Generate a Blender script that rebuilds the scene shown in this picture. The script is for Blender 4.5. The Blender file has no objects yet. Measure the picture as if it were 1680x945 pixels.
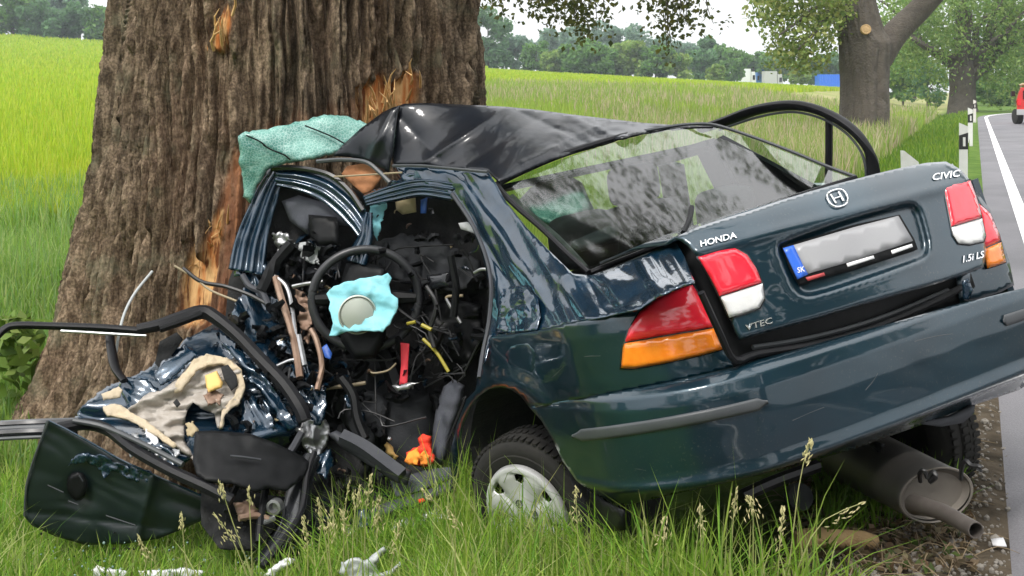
import bpy, bmesh, math, random
import numpy as np
from mathutils import Vector, Matrix
from mathutils.geometry import delaunay_2d_cdt

# ------------------------------------------------------------------ camera, sky, sun
F, YH, H = 1900.0, 145.0, 1.75          # focal length in photo pixels, horizon row, camera height
sc = bpy.context.scene
cd = bpy.data.cameras.new('camera'); cam = bpy.data.objects.new('camera', cd); sc.collection.objects.link(cam)
cam.location = (0, 0, H); cam.rotation_euler = (math.radians(90), 0, 0)
cd.sensor_width = 36; cd.lens = 36 * F / 1680; cd.shift_y = -(472.5 - YH) / 1680
cd.clip_start = 0.05; cd.clip_end = 5000
sc.camera = cam
SUN_EL, SUN_AZ = math.radians(56), math.radians(215)    # azimuth clockwise from +Y
w = bpy.data.worlds.new('World'); sc.world = w; w.use_nodes = True
nt = w.node_tree; nt.nodes.clear()
o = nt.nodes.new('ShaderNodeOutputWorld'); bg = nt.nodes.new('ShaderNodeBackground')
sky = nt.nodes.new('ShaderNodeTexSky'); sky.sky_type = 'NISHITA'; sky.sun_disc = False
sky.sun_elevation = SUN_EL; sky.sun_rotation = SUN_AZ; sky.air_density = 1.0; sky.dust_density = 3.0
mx = nt.nodes.new('ShaderNodeMixRGB'); mx.inputs[0].default_value = 0.82
# the overcast layer: about three times brighter overhead than at the horizon
tcw = nt.nodes.new('ShaderNodeTexCoord'); sxw = nt.nodes.new('ShaderNodeSeparateXYZ'); mrw = nt.nodes.new('ShaderNodeMapRange'); cmw = nt.nodes.new('ShaderNodeCombineXYZ')
mrw.inputs[1].default_value = 0; mrw.inputs[2].default_value = 1; mrw.inputs[3].default_value = 8.0; mrw.inputs[4].default_value = 21.0
nt.links.new(tcw.outputs['Generated'], sxw.inputs[0]); nt.links.new(sxw.outputs[2], mrw.inputs[0])
for k_ in range(3): nt.links.new(mrw.outputs[0], cmw.inputs[k_])
nt.links.new(cmw.outputs[0], mx.inputs[2])
nt.links.new(sky.outputs[0], mx.inputs[1]); nt.links.new(mx.outputs[0], bg.inputs[0]); nt.links.new(bg.outputs[0], o.inputs[0])
bg.inputs[1].default_value = 0.10
sl = bpy.data.lights.new('sun', 'SUN'); sl.energy = 1.5; sl.angle = math.radians(12); sl.color = (1, .96, .9)
sun = bpy.data.objects.new('sun', sl); sc.collection.objects.link(sun)
sun.rotation_euler = Vector((-math.sin(SUN_AZ) * math.cos(SUN_EL), -math.cos(SUN_AZ) * math.cos(SUN_EL), -math.sin(SUN_EL))).to_track_quat('-Z', 'Y').to_euler()
sc.view_settings.view_transform = 'Standard'; sc.view_settings.look = 'None'
sc.view_settings.exposure = 0.68; sc.view_settings.gamma = 1.0
sc.render.engine = 'CYCLES'
sc.cycles.max_bounces = 8; sc.cycles.transparent_max_bounces = 24; sc.cycles.caustics_reflective = False; sc.cycles.caustics_refractive = False

random.seed(7); RNG = np.random.default_rng(7)
COL = sc.collection

# ------------------------------------------------------------------ helpers
def at(px, py, d): return np.array([(px - 840) / F * d, d, H - (py - YH) / F * d])
def at_n(px, py, d):
    px = np.asarray(px, float); py = np.asarray(py, float); d = np.asarray(d, float)
    return np.stack([(px - 840) / F * d, d + 0 * px, H - (py - YH) / F * d], -1)
# the car's own axes (x forward from the rear bumper, y to its left, z up) as it came to rest
CR = np.array([[-.432, -.8739, -.2227], [.8786, -.4636, .1148], [-.2036, -.146, .9681]]); CT = np.array([1.291, 3.456, -1.332 + H])
def car(x, y, z): return CR @ np.array([x, y, z], float) + CT
def tocar(P): return (np.asarray(P) - CT) @ CR
ORI = np.array([0, 0, H])
def plane_d(px, py, P, n):
    """depth of the pixel ray where it meets the plane through P with normal n (car axes)"""
    n = CR @ np.array(n, float); P = CR @ np.array(P, float) + CT
    px = np.asarray(px, float); py = np.asarray(py, float)
    dd = np.stack([(px - 840) / F, 1 + 0 * px, -(py - YH) / F], -1)
    return ((P - ORI) @ n) / (dd @ n)
def hull_d(px, py, x0f, wf, rc=.36, bow=.05):
    px = np.atleast_1d(np.asarray(px, float)); py = np.atleast_1d(np.asarray(py, float))
    dirs = np.stack([(px - 840) / F, np.ones_like(px), -(py - YH) / F], -1)
    def sd(s):
        C = tocar(ORI + dirs * s[:, None]); x, y, z = C.T; y = np.where(y < 0, np.minimum(y + .16 * sstep(-.2, -.6, y), 0), y)
        w_ = wf(z); x0 = x0f(z) + bow * (y / .7) ** 2
        qx = np.maximum(x0 + rc - x, 0); qy = np.maximum(np.abs(y) - (w_ - rc), 0)
        both = (qx > 0) & (qy > 0)
        return np.where(both, np.hypot(qx, qy) - rc, np.maximum(x0 - x, np.abs(y) - w_))
    lo = np.full(px.shape, 2.4); hit = np.full(px.shape, np.nan); prev = sd(lo); s = lo.copy()
    for k in range(170):
        s2 = s + .02; v = sd(s2)
        m = np.isnan(hit) & (prev > 0) & (v <= 0)
        hit[m] = s[m] + .02 * prev[m] / (prev[m] - v[m] + 1e-9)
        prev = v; s = s2
    if np.isnan(hit).any():
        g = ~np.isnan(hit)
        for i in np.where(~g)[0]:
            j = np.argmin((px[g] - px[i]) ** 2 + (py[g] - py[i]) ** 2); hit[i] = hit[g][j]
    return hit
class TPS:
    def __init__(s, pts):
        p = np.array(pts, float); s.p = p[:, :2] / 100; n = len(p)
        K = s.k(s.p, s.p) + 1e-4 * np.eye(n); Pm = np.c_[np.ones(n), s.p]
        A = np.block([[K, Pm], [Pm.T, np.zeros((3, 3))]])
        s.c = np.linalg.solve(A, np.r_[p[:, 2], 0, 0, 0])
    def k(s, a, b):
        r2 = ((a[:, None] - b[None]) ** 2).sum(-1); return np.where(r2 > 1e-12, .5 * r2 * np.log(r2 + 1e-12), 0)
    def __call__(s, px, py):
        q = np.stack([np.atleast_1d(np.asarray(px, float)), np.atleast_1d(np.asarray(py, float))], -1) / 100
        return s.k(q, s.p) @ s.c[:-3] + s.c[-3] + q @ s.c[-2:]
# lattice noise in numpy
_T = np.random.default_rng(3).random((8, 256, 256))
def vn(u, v, k=0):
    u = np.asarray(u, float); v = np.asarray(v, float)
    iu = np.floor(u).astype(int); iv = np.floor(v).astype(int); fu = u - iu; fv = v - iv
    fu = fu * fu * (3 - 2 * fu); fv = fv * fv * (3 - 2 * fv); t = _T[k % 8]
    a = t[iu % 256, iv % 256]; b = t[(iu + 1) % 256, iv % 256]; c = t[iu % 256, (iv + 1) % 256]; d = t[(iu + 1) % 256, (iv + 1) % 256]
    return (a * (1 - fu) + b * fu) * (1 - fv) + (c * (1 - fu) + d * fu) * fv
def fbm(u, v, k=0, o=4):
    r = 0; a = .5
    for i in range(o): r = r + a * vn(u * 2 ** i, v * 2 ** i, k + i); a *= .5
    return r
def sstep(a, b, x): t = np.clip((np.asarray(x, float) - a) / (b - a), 0, 1); return t * t * (3 - 2 * t)
def cr_curve(P, n):
    """smooth curve of n points through P"""
    P = np.array(P, float)
    if len(P) == 2: return P[0] + (P[1] - P[0]) * np.linspace(0, 1, n)[:, None]
    E_ = np.vstack([2 * P[0] - P[1], P, 2 * P[-1] - P[-2]])
    L = np.r_[0, np.cumsum(np.linalg.norm(np.diff(P, axis=0), axis=1))]; tt = np.linspace(0, L[-1], n); out = []
    for t in tt:
        i = min(max(np.searchsorted(L, t, 'right') - 1, 0), len(P) - 2); u = (t - L[i]) / (L[i + 1] - L[i] + 1e-12)
        p0, p1, p2, p3 = E_[i], E_[i + 1], E_[i + 2], E_[i + 3]
        out.append(.5 * ((2 * p1) + (-p0 + p2) * u + (2 * p0 - 5 * p1 + 4 * p2 - p3) * u * u + (-p0 + 3 * p1 - 3 * p2 + p3) * u ** 3))
    return np.array(out)

# ------------------------------------------------------------------ materials
MATS = {}
def mat(name, col=(.5, .5, .5), rough=.5, metal=0, coat=0, coatr=.03, spec=.5, noise=None, bump=None, trans=0, emis=None, sss=None):
    """noise=(scale, other colour, amount, detail) in object space; bump=(scale, strength)"""
    m = bpy.data.materials.new(name); m.use_nodes = True; nt = m.node_tree; b = nt.nodes['Principled BSDF']
    b.inputs['Base Color'].default_value = (*col, 1); b.inputs['Roughness'].default_value = rough; b.inputs['Metallic'].default_value = metal
    b.inputs['Coat Weight'].default_value = coat; b.inputs['Coat Roughness'].default_value = coatr; b.inputs['Specular IOR Level'].default_value = spec
    tc = nt.nodes.new('ShaderNodeTexCoord')
    if noise:
        n = nt.nodes.new('ShaderNodeTexNoise'); n.inputs['Scale'].default_value = noise[0]; n.inputs['Detail'].default_value = noise[3] if len(noise) > 3 else 5
        r = nt.nodes.new('ShaderNodeValToRGB'); r.color_ramp.elements[0].position = .5 - noise[2] * .5; r.color_ramp.elements[1].position = .5 + noise[2] * .5
        r.color_ramp.elements[0].color = (*col, 1); r.color_ramp.elements[1].color = (*noise[1], 1)
        nt.links.new(tc.outputs['Object'], n.inputs['Vector']); nt.links.new(n.outputs['Fac'], r.inputs[0]); nt.links.new(r.outputs[0], b.inputs['Base Color'])
    if bump:
        n2 = nt.nodes.new('ShaderNodeTexNoise'); n2.inputs['Scale'].default_value = bump[0]; n2.inputs['Detail'].default_value = 4
        bp = nt.nodes.new('ShaderNodeBump'); bp.inputs['Strength'].default_value = bump[1]; bp.inputs['Distance'].default_value = bump[2] if len(bump) > 2 else .01
        nt.links.new(tc.outputs['Object'], n2.inputs['Vector']); nt.links.new(n2.outputs['Fac'], bp.inputs['Height']); nt.links.new(bp.outputs[0], b.inputs['Normal'])
        if coat: nt.links.new(bp.outputs[0], b.inputs['Coat Normal'])
    MATS[name] = m; return m
def nodes(m): return m.node_tree.nodes, m.node_tree.links
def dusty(m, amt=.55):
    N, L = nodes(m); b = N['Principled BSDF']; tc = N['Texture Coordinate']; src = b.inputs['Base Color'].links[0].from_socket
    n1 = N.new('ShaderNodeTexNoise'); n1.inputs['Scale'].default_value = 130; n1.inputs['Detail'].default_value = 3; n2 = N.new('ShaderNodeTexNoise'); n2.inputs['Scale'].default_value = 2.6; n2.inputs['Detail'].default_value = 8
    r1 = N.new('ShaderNodeMapRange'); r1.inputs[1].default_value = .60; r1.inputs[2].default_value = .74; r2 = N.new('ShaderNodeMapRange'); r2.inputs[1].default_value = .40; r2.inputs[2].default_value = .70; r2.inputs[4].default_value = amt
    mu = N.new('ShaderNodeMath'); mu.operation = 'MULTIPLY'; mx_ = N.new('ShaderNodeMixRGB'); mx_.inputs[2].default_value = (.13, .12, .10, 1)
    rr = N.new('ShaderNodeMapRange'); rr.inputs[1].default_value = .3; rr.inputs[2].default_value = .75; rr.inputs[3].default_value = .01; rr.inputs[4].default_value = .10
    for q in (n1, n2): L.new(tc.outputs['Object'], q.inputs['Vector'])
    L.new(n1.outputs['Fac'], r1.inputs[0]); L.new(n2.outputs['Fac'], r2.inputs[0]); L.new(n2.outputs['Fac'], rr.inputs[0]); L.new(r1.outputs[0], mu.inputs[0]); L.new(r2.outputs[0], mu.inputs[1])
    L.new(mu.outputs[0], mx_.inputs[0]); L.new(src, mx_.inputs[1]); L.new(mx_.outputs[0], b.inputs['Base Color']); L.new(rr.outputs[0], b.inputs['Coat Roughness'])
PAINT_A, PAINT_B = (.0015, .016, .027), (.004, .032, .052)
mat('paint', PAINT_A, .32, .45, 1, .02, noise=(3.0, PAINT_B, .5), bump=(2.2, .02, .02))
dusty(MATS['paint'])
mat('paint_crumpled', (.003, .016, .030), .22, .35, 1, .015, noise=(14, (.008, .036, .072), .6), bump=(20, .10, .012))
mat('paint_dark', (.003, .010, .012), .45, .1, .35, .2, noise=(6, (.007, .016, .017), .6, 8), bump=(26, .10, .006))
mat('paint_scuffed', (.010, .022, .028), .55, .1, .35, .25, noise=(9, (.03, .035, .038), .5, 8), bump=(40, .12, .004))
mat('paint_roof', (.0025, .006, .012), .36, .15, .4, .05, spec=.25, noise=(9, (.011, .011, .013), .6, 10), bump=(26, .12, .006))
mat('black_plastic', (.003, .0035, .004), .5, spec=.18, noise=(25, (.009, .0095, .0105), .5), bump=(120, .12, .003))
mat('black_gloss', (.010, .011, .013), .22, coat=.3)
mat('rubber', (.0045, .005, .007), .5, spec=.25, noise=(30, (.011, .011, .012), .6), bump=(90, .2, .004))
mat('tyre', (.012, .012, .012), .85, spec=.3, noise=(18, (.032, .030, .026), .8, 8), bump=(60, .2, .004))
mat('moulding', (.045, .05, .055), .45, noise=(20, (.065, .07, .075), .6), bump=(150, .1, .002))
mat('grey_trim', (.036, .039, .047), .6, spec=.3, noise=(14, (.058, .06, .068), .6), bump=(120, .15, .003))
mat('seat_fabric', (.055, .06, .075), .9, noise=(12, (.08, .084, .10), .6), bump=(220, .5, .004))
mat('dark_fabric', (.018, .020, .023), .95, noise=(10, (.032, .034, .038), .6), bump=(160, .4, .004))
mat('carpet', (.010, .011, .012), 1.0, noise=(22, (.024, .024, .024), .6), bump=(90, .5, .01))
mat('red_lens', (.80, .008, .026), .12, coat=1, coatr=.02, noise=(16, (.92, .03, .06), .7))
mat('amber_lens', (.88, .20, .008), .12, coat=1, coatr=.02, noise=(50, (.95, .28, .02), .5))
mat('clear_lens', (.62, .62, .62), .14, coat=1, coatr=.02, noise=(40, (.74, .74, .72), .5))
mat('chrome', (.86, .87, .88), .16, .9)
mat('plate_white', (.40, .40, .41), .4, coat=.2, noise=(3, (.30, .30, .315), .9, 2))
mat('plate_blue', (.03, .14, .66), .35, coat=.3)
mat('white_print', (.85, .85, .85), .5)
mat('red_print', (.42, .05, .05), .5)
mat('hubcap', (.60, .61, .61), .34, .25, noise=(12, (.48, .48, .47), .6, 8), bump=(60, .04, .003))
mat('steel', (.23, .22, .205), .5, .55, noise=(9, (.16, .145, .13), .7, 8), bump=(50, .15, .003))
mat('steel_end', (.20, .18, .155), .65, .25, noise=(14, (.11, .095, .08), .7, 8), bump=(50, .15, .003))
mat('pipe', (.17, .15, .135), .5, .5, noise=(20, (.10, .085, .075), .7, 8))
mat('bare_metal', (.48, .49, .50), .35, .8, noise=(14, (.22, .22, .22), .6, 8), bump=(40, .3, .006))
mat('rust_metal', (.16, .085, .05), .55, .35, noise=(16, (.35, .25, .19), .7, 8), bump=(30, .4, .006))
mat('foam', (.54, .43, .27), .8, noise=(10, (.42, .36, .28), .8, 6), bump=(14, .8, .02))
mat('foam_grey', (.43, .385, .335), .45, noise=(8, (.29, .265, .235), .8, 8), bump=(16, .9, .02))
mat('wheel_leather', (.020, .021, .024), .38, noise=(30, (.03, .031, .034), .5))
mat('foam_yellow', (.75, .48, .16), .8, bump=(40, .3, .01))
mat('airbag', (.15, .50, .57), .75, noise=(9, (.32, .66, .73), .7, 6), bump=(16, .6, .012))
mat('inflator', (.40, .43, .38), .42, .4, noise=(12, (.50, .53, .47), .7))
mat('headliner', (.45, .20, .085), .9, noise=(16, (.32, .14, .06), .7), bump=(30, .4, .01))
mat('belt_red', (.62, .035, .05), .7, bump=(220, .4, .002))
mat('cable_yellow', (.36, .30, .03), .5)
mat('cable_black', (.014, .014, .015), .45)
mat('cable_tan', (.30, .24, .15), .55)
mat('cloth_orange', (.92, .36, .04), .85, noise=(14, (.85, .22, .03), .5), bump=(40, .6, .01))
mat('cloth_red', (.80, .05, .02), .85, bump=(40, .6, .01))
mat('card_tan', (.42, .34, .20), .8, noise=(12, (.30, .24, .14), .6))
mat('blue_plastic', (.03, .10, .40), .4)
mat('white_plastic', (.72, .72, .74), .45, noise=(8, (.60, .60, .62), .6), bump=(14, .3, .01))
mat('grey_plastic', (.42, .44, .44), .5, noise=(9, (.34, .36, .36), .6))
mat('road_white', (.78, .78, .77), .7, noise=(30, (.66, .66, .65), .7, 8))
mat('post_white', (.74, .74, .72), .5, noise=(10, (.62, .62, .58), .6))
mat('post_black', (.015, .015, .015), .5)
mat('truck_white', (.72, .73, .75), .5); mat('truck_blue', (.03, .16, .50), .4); mat('truck_grey', (.42, .42, .43), .5)
mat('container_blue', (.02, .14, .66), .45)
mat('red_paint', (.62, .03, .03), .3, coat=.8); mat('window_dark', (.01, .012, .015), .08)
mat('crumb_glass', (.22, .33, .30), .15, coat=.5)
mat('wood_chunk', (.58, .41, .21), .85, noise=(16, (.36, .22, .10), .7, 8), bump=(30, .8, .02))
mat('stone', (.09, .075, .058), .95, noise=(9, (.30, .28, .25), .9, 10), bump=(60, .5, .01))
mat('twig', (.12, .085, .05), .9, noise=(20, (.30, .23, .14), .9))
mat('branch_bark', (.085, .07, .055), .95, noise=(8, (.13, .11, .09), .7, 8), bump=(18, .9, .04))

# crazed windscreen: laminated glass shattered into fine white-green crumbs
m = mat('crazed_glass', (.2, .46, .40), .35, coat=.3, coatr=.2); N, L = nodes(m); b = N['Principled BSDF']; tc = N['Texture Coordinate']
v = N.new('ShaderNodeTexVoronoi'); v.feature = 'DISTANCE_TO_EDGE'; v.inputs['Scale'].default_value = 75
v2 = N.new('ShaderNodeTexNoise'); v2.inputs['Scale'].default_value = 11; v2.inputs['Detail'].default_value = 8
r = N.new('ShaderNodeValToRGB'); r.color_ramp.elements[0].position = .0; r.color_ramp.elements[1].position = .09
r.color_ramp.elements[0].color = (.46, .66, .60, 1); r.color_ramp.elements[1].color = (.08, .28, .235, 1)
r2 = N.new('ShaderNodeValToRGB'); r2.color_ramp.elements[0].position = .38; r2.color_ramp.elements[1].position = .66
r2.color_ramp.elements[0].color = (.03, .12, .10, 1); r2.color_ramp.elements[1].color = (.36, .62, .55, 1)
mm = N.new('ShaderNodeMixRGB'); mm.inputs[0].default_value = .42
L.new(tc.outputs['Object'], v.inputs['Vector']); L.new(tc.outputs['Object'], v2.inputs['Vector']); L.new(v.outputs['Distance'], r.inputs[0]); L.new(v2.outputs['Fac'], r2.inputs[0])
L.new(r.outputs[0], mm.inputs[1]); L.new(r2.outputs[0], mm.inputs[2]); L.new(mm.outputs[0], b.inputs['Base Color'])
bp = N.new('ShaderNodeBump'); bp.inputs['Strength'].default_value = .6; bp.inputs['Distance'].default_value = .004
L.new(v.outputs['Distance'], bp.inputs['Height']); L.new(bp.outputs[0], b.inputs['Normal'])

# clear window glass: tinted see-through plus mirror by angle
m = bpy.data.materials.new('window_glass'); m.use_nodes = True; N, L = nodes(m); N.clear()
out = N.new('ShaderNodeOutputMaterial'); tr = N.new('ShaderNodeBsdfTransparent'); tr.inputs[0].default_value = (.62, .74, .68, 1)
gl = N.new('ShaderNodeBsdfGlossy'); gl.inputs['Roughness'].default_value = .05; fr = N.new('ShaderNodeFresnel'); fr.inputs[0].default_value = 2.0
ms = N.new('ShaderNodeMixShader'); L.new(fr.outputs[0], ms.inputs[0]); L.new(tr.outputs[0], ms.inputs[1]); L.new(gl.outputs[0], ms.inputs[2]); L.new(ms.outputs[0], out.inputs[0])
MATS['window_glass'] = m

def leafmat(name, cols, trans=.45, rough=.55):
    """leaves and blades: colour from the per-face attribute col, part of the light passes through"""
    m = bpy.data.materials.new(name); m.use_nodes = True; N, L = nodes(m); N.clear()
    out = N.new('ShaderNodeOutputMaterial'); a = N.new('ShaderNodeAttribute'); a.attribute_name = 'col'
    d = N.new('ShaderNodeBsdfPrincipled'); d.inputs['Roughness'].default_value = rough; d.inputs['Specular IOR Level'].default_value = .3
    t = N.new('ShaderNodeBsdfTranslucent'); ms = N.new('ShaderNodeMixShader'); ms.inputs[0].default_value = min(.6, trans + .1)
    L.new(a.outputs['Color'], d.inputs['Base Color']); L.new(a.outputs['Color'], t.inputs[0]); L.new(d.outputs[0], ms.inputs[1]); L.new(t.outputs[0], ms.inputs[2]); L.new(ms.outputs[0], out.inputs[0])
    MATS[name] = m; return m
leafmat('leaf', None, .4); leafmat('blade', None, .4, .6)

# ------------------------------------------------------------------ objects
def tag(o, label=None, cat=None, group=None, kind=None):
    if label: o['label'] = label
    if cat: o['category'] = cat
    if group: o['group'] = group
    if kind: o['kind'] = kind
    return o
def empty(name, loc, label, cat, group=None):
    o = bpy.data.objects.new(name, None); COL.objects.link(o); o.location = loc; o.empty_display_size = .2
    return tag(o, label, cat, group)
def rootof(p):
    while p.parent: p = p.parent
    return np.array(p.location)
def mesh(name, V, Fc, material, parent=None, smooth=True, label=None, thick=0, attr=None):
    """one mesh object from world points; under a parent the points are kept relative to the thing's base"""
    V = np.asarray(V, float); loc = None
    if parent is not None: V = V - rootof(parent)
    else: loc = V.min(0) * [1, 1, 1]; loc[:2] = (V.min(0)[:2] + V.max(0)[:2]) / 2; V = V - loc
    me = bpy.data.meshes.new(name); me.from_pydata(V.tolist(), [], [tuple(map(int, f)) for f in Fc]); me.update()
    me.materials.append(MATS[material] if isinstance(material, str) else material)
    if smooth: me.polygons.foreach_set('use_smooth', [True] * len(me.polygons))
    o = bpy.data.objects.new(name, me); COL.objects.link(o)
    if parent is not None: o.parent = parent
    else: o.location = loc
    if thick:
        md = o.modifiers.new('thickness', 'SOLIDIFY'); md.thickness = abs(thick); md.offset = -1 if thick > 0 else 1; md.use_quality_normals = True
    if label: o['label'] = label
    return o
def fast_mesh(name, V, Fidx, nper, material, cols=None, parent=None, smooth=False):
    """big meshes: V (n,3), Fidx flat loop indices, nper loops per face (array or int); cols per face"""
    me = bpy.data.meshes.new(name); V = np.asarray(V, np.float32)
    if parent is not None: V = V - rootof(parent).astype(np.float32)
    nf = len(Fidx) // nper; me.vertices.add(len(V)); me.vertices.foreach_set('co', V.ravel())
    me.loops.add(len(Fidx)); me.loops.foreach_set('vertex_index', np.asarray(Fidx, np.int32))
    me.polygons.add(nf); me.polygons.foreach_set('loop_start', np.arange(0, nf * nper, nper, dtype=np.int32))
    try: me.polygons.foreach_set('loop_total', np.full(nf, nper, np.int32))
    except Exception: pass
    if smooth: me.polygons.foreach_set('use_smooth', np.ones(nf, bool))
    if cols is not None:
        a = me.attributes.new('col', 'FLOAT_COLOR', 'FACE'); a.data.foreach_set('color', np.c_[cols, np.ones(len(cols))].astype(np.float32).ravel())
    me.update(calc_edges=True); me.validate()
    me.materials.append(MATS[material] if isinstance(material, str) else material)
    o = bpy.data.objects.new(name, me); COL.objects.link(o)
    if parent is not None: o.parent = parent
    return o
class MB:
    """collects shapes into one mesh"""
    def __init__(s): s.V = []; s.F = []; s.n = 0
    def add(s, V, Fc):
        V = np.asarray(V, float); s.V.append(V); s.F += [tuple(int(i) + s.n for i in f) for f in Fc]; s.n += len(V); return s
    def tube(s, P, r, n=8, m=None, cap=True, flat=1.0, up=None):
        """round tube through P; r number or list; flat squashes it along `up`"""
        P = np.array(P, float); m = m or max(2, (len(P) - 1) * 5 + 1); rr = np.atleast_1d(np.array(r, float))
        C = cr_curve(P, m); rr = np.interp(np.linspace(0, 1, m), np.linspace(0, 1, len(rr)), rr) if len(rr) > 1 else np.full(m, rr[0])
        T = np.gradient(C, axis=0); T /= np.linalg.norm(T, axis=1)[:, None] + 1e-12
        ref = np.array(up if up is not None else (.13, .21, .97)); V = []
        for c, t, ra in zip(C, T, rr):
            a = np.cross(t, ref); a /= np.linalg.norm(a) + 1e-9; b = np.cross(a, t)
            for k in range(n):
                th = 2 * math.pi * k / n; V.append(c + ra * (math.cos(th) * a + math.sin(th) * b * flat))
        Fc = [(i * n + k, i * n + (k + 1) % n, (i + 1) * n + (k + 1) % n, (i + 1) * n + k) for i in range(m - 1) for k in range(n)]
        if cap: Fc += [tuple(range(n))[::-1], tuple((m - 1) * n + k for k in range(n))]
        return s.add(V, Fc)
    def box(s, c, sx, sy, sz, R=None, bev=.12):
        """box with chamfered upright edges"""
        c = np.array(c, float); R = np.eye(3) if R is None else np.asarray(R); b = bev * min(sx, sy); V = []
        ring = [(-sx / 2 + b, -sy / 2), (sx / 2 - b, -sy / 2), (sx / 2, -sy / 2 + b), (sx / 2, sy / 2 - b), (sx / 2 - b, sy / 2), (-sx / 2 + b, sy / 2), (-sx / 2, sy / 2 - b), (-sx / 2, -sy / 2 + b)]
        for z in (-sz / 2, sz / 2):
            for x, y in ring: V.append(c + R @ np.array([x, y, z]))
        Fc = [(k, (k + 1) % 8, 8 + (k + 1) % 8, 8 + k) for k in range(8)] + [tuple(range(8))[::-1], tuple(range(8, 16))]
        return s.add(V, Fc)
    def lathe(s, c, axis, prof, n=40, sq=(1, 1), ref=(0, 0, 1)):
        """surface of revolution: prof = [(distance along axis, radius)]"""
        c = np.array(c, float); ax = np.array(axis, float); ax /= np.linalg.norm(ax)
        a = np.cross(ax, ref); a /= np.linalg.norm(a); b = np.cross(ax, a); V = []
        for h, r in prof:
            for k in range(n):
                th = 2 * math.pi * k / n; V.append(c + ax * h + r * (math.cos(th) * a * sq[0] + math.sin(th) * b * sq[1]))
        m = len(prof)
        return s.add(V, [(i * n + k, i * n + (k + 1) % n, (i + 1) * n + (k + 1) % n, (i + 1) * n + k) for i in range(m - 1) for k in range(n)])
    def build(s, name, material, parent=None, smooth=True, label=None, thick=0):
        o = mesh(name, np.vstack(s.V), s.F, material, parent, smooth, label, thick)
        if smooth:
            try: o.data.set_sharp_from_angle(angle=math.radians(42))
            except Exception: pass
        return o
def resample(poly, step, closed=True):
    P = np.array(poly, float); P = np.vstack([P, P[:1]]) if closed else P; out = []
    for a, b in zip(P[:-1], P[1:]):
        n = max(1, int(np.hypot(*(b - a)) / step)); out += [a + (b - a) * k / n for k in range(n)]
    return np.array(out)
def rounded(poly, it=2):
    """corner cutting: turns a coarse outline into a soft one"""
    P = np.array(poly, float)
    for _ in range(it):
        Q = np.roll(P, -1, 0); P = np.stack([.75 * P + .25 * Q, .25 * P + .75 * Q], 1).reshape(-1, 2)
    return P
def pdist(q, poly):
    A = np.array(poly, float); B = np.roll(A, -1, 0); d = np.full(len(q), 1e9)
    for a, b in zip(A, B):
        t = np.clip(((q - a) @ (b - a)) / (np.dot(b - a, b - a) + 1e-9), 0, 1); d = np.minimum(d, np.linalg.norm(q - a - t[:, None] * (b - a), axis=1))
    return d
def inside(q, poly):
    A = np.array(poly, float); B = np.roll(A, -1, 0); r = np.zeros(len(q), bool)
    for a, b in zip(A, B):
        c = ((a[1] > q[:, 1]) != (b[1] > q[:, 1])); xi = (b[0] - a[0]) * (q[:, 1] - a[1]) / (b[1] - a[1] + 1e-12) + a[0]; r ^= c & (q[:, 0] < xi)
    return r
def tri_region(outline, step, holes=()):
    out = resample(outline, step); V = list(map(tuple, out)); E_ = [(i, (i + 1) % len(out)) for i in range(len(out))]
    for h in holes:
        hh = resample(h, step); n = len(V); V += list(map(tuple, hh)); E_ += [(n + i, n + (i + 1) % len(hh)) for i in range(len(hh))]
    lo = out.min(0); hi = out.max(0); g = []
    ys = np.arange(lo[1], hi[1], step * .87)
    for j, y in enumerate(ys): g += [(x, y) for x in np.arange(lo[0] + (j % 2) * step / 2, hi[0], step)]
    if g:
        g = np.array(g); k = inside(g, outline) & (pdist(g, out) > step * .5)
        for h in holes: k &= ~inside(g, h) & (pdist(g, h) > step * .5)
        V += list(map(tuple, g[k]))
    res = delaunay_2d_cdt([Vector((x, -y)) for x, y in V], E_, [], 1, 1e-4)
    P = np.array([(v.x, -v.y) for v in res[0]]); T = np.array([f for f in res[2]])
    c = P[T].mean(1); k = inside(c, outline)
    for h in holes: k &= ~inside(c, h)
    return P, T[k]
def panel(name, outline, depth, material, parent=None, step=9, holes=(), disp=None, edge=None, thick=.004, off=0, label=None, smooth=True):
    """sheet-metal style panel: outline in photo pixels, laid on the surface depth(px,py); disp adds dents, edge=(width px, depth) rolls the rim"""
    if isinstance(depth, (list, tuple)): depth = TPS(depth)
    if isinstance(depth, (int, float)): dd = float(depth); depth = lambda x, y: np.full(len(np.atleast_1d(x)), dd)
    P, T = tri_region(outline, step, holes); d = depth(P[:, 0], P[:, 1]) + off
    if disp: d = d + disp(P[:, 0], P[:, 1])
    if edge:
        q = np.minimum.reduce([pdist(P, outline)] + [pdist(P, h) for h in holes]) if holes else pdist(P, outline)
        d = d + edge[1] * np.clip(1 - q / edge[0], 0, 1) ** 2
    return mesh(name, at_n(P[:, 0], P[:, 1], d), T, material, parent, smooth, label, thick)
def pt(p, depth): return at(p[0], p[1], float(np.atleast_1d(depth(np.atleast_1d(float(p[0])), np.atleast_1d(float(p[1]))))[0]))
def ptube(pts, depth=None):
    """pixel polyline -> world points; a point is (px,py,d) or (px,py) on depth()"""
    return [at(*p) if len(p) > 2 else pt(p, depth) for p in pts]
def crumple(amp, s=40, k=0):
    """folds: ridged noise in the panel's own sheet, amp in metres"""
    return lambda x, y: amp * (1 - 2 * np.abs(2 * fbm(x / s, y / s, k, 3) - .9)) + amp * .4 * (vn(x / s * 3, y / s * 3, k + 2) - .5)


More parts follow.
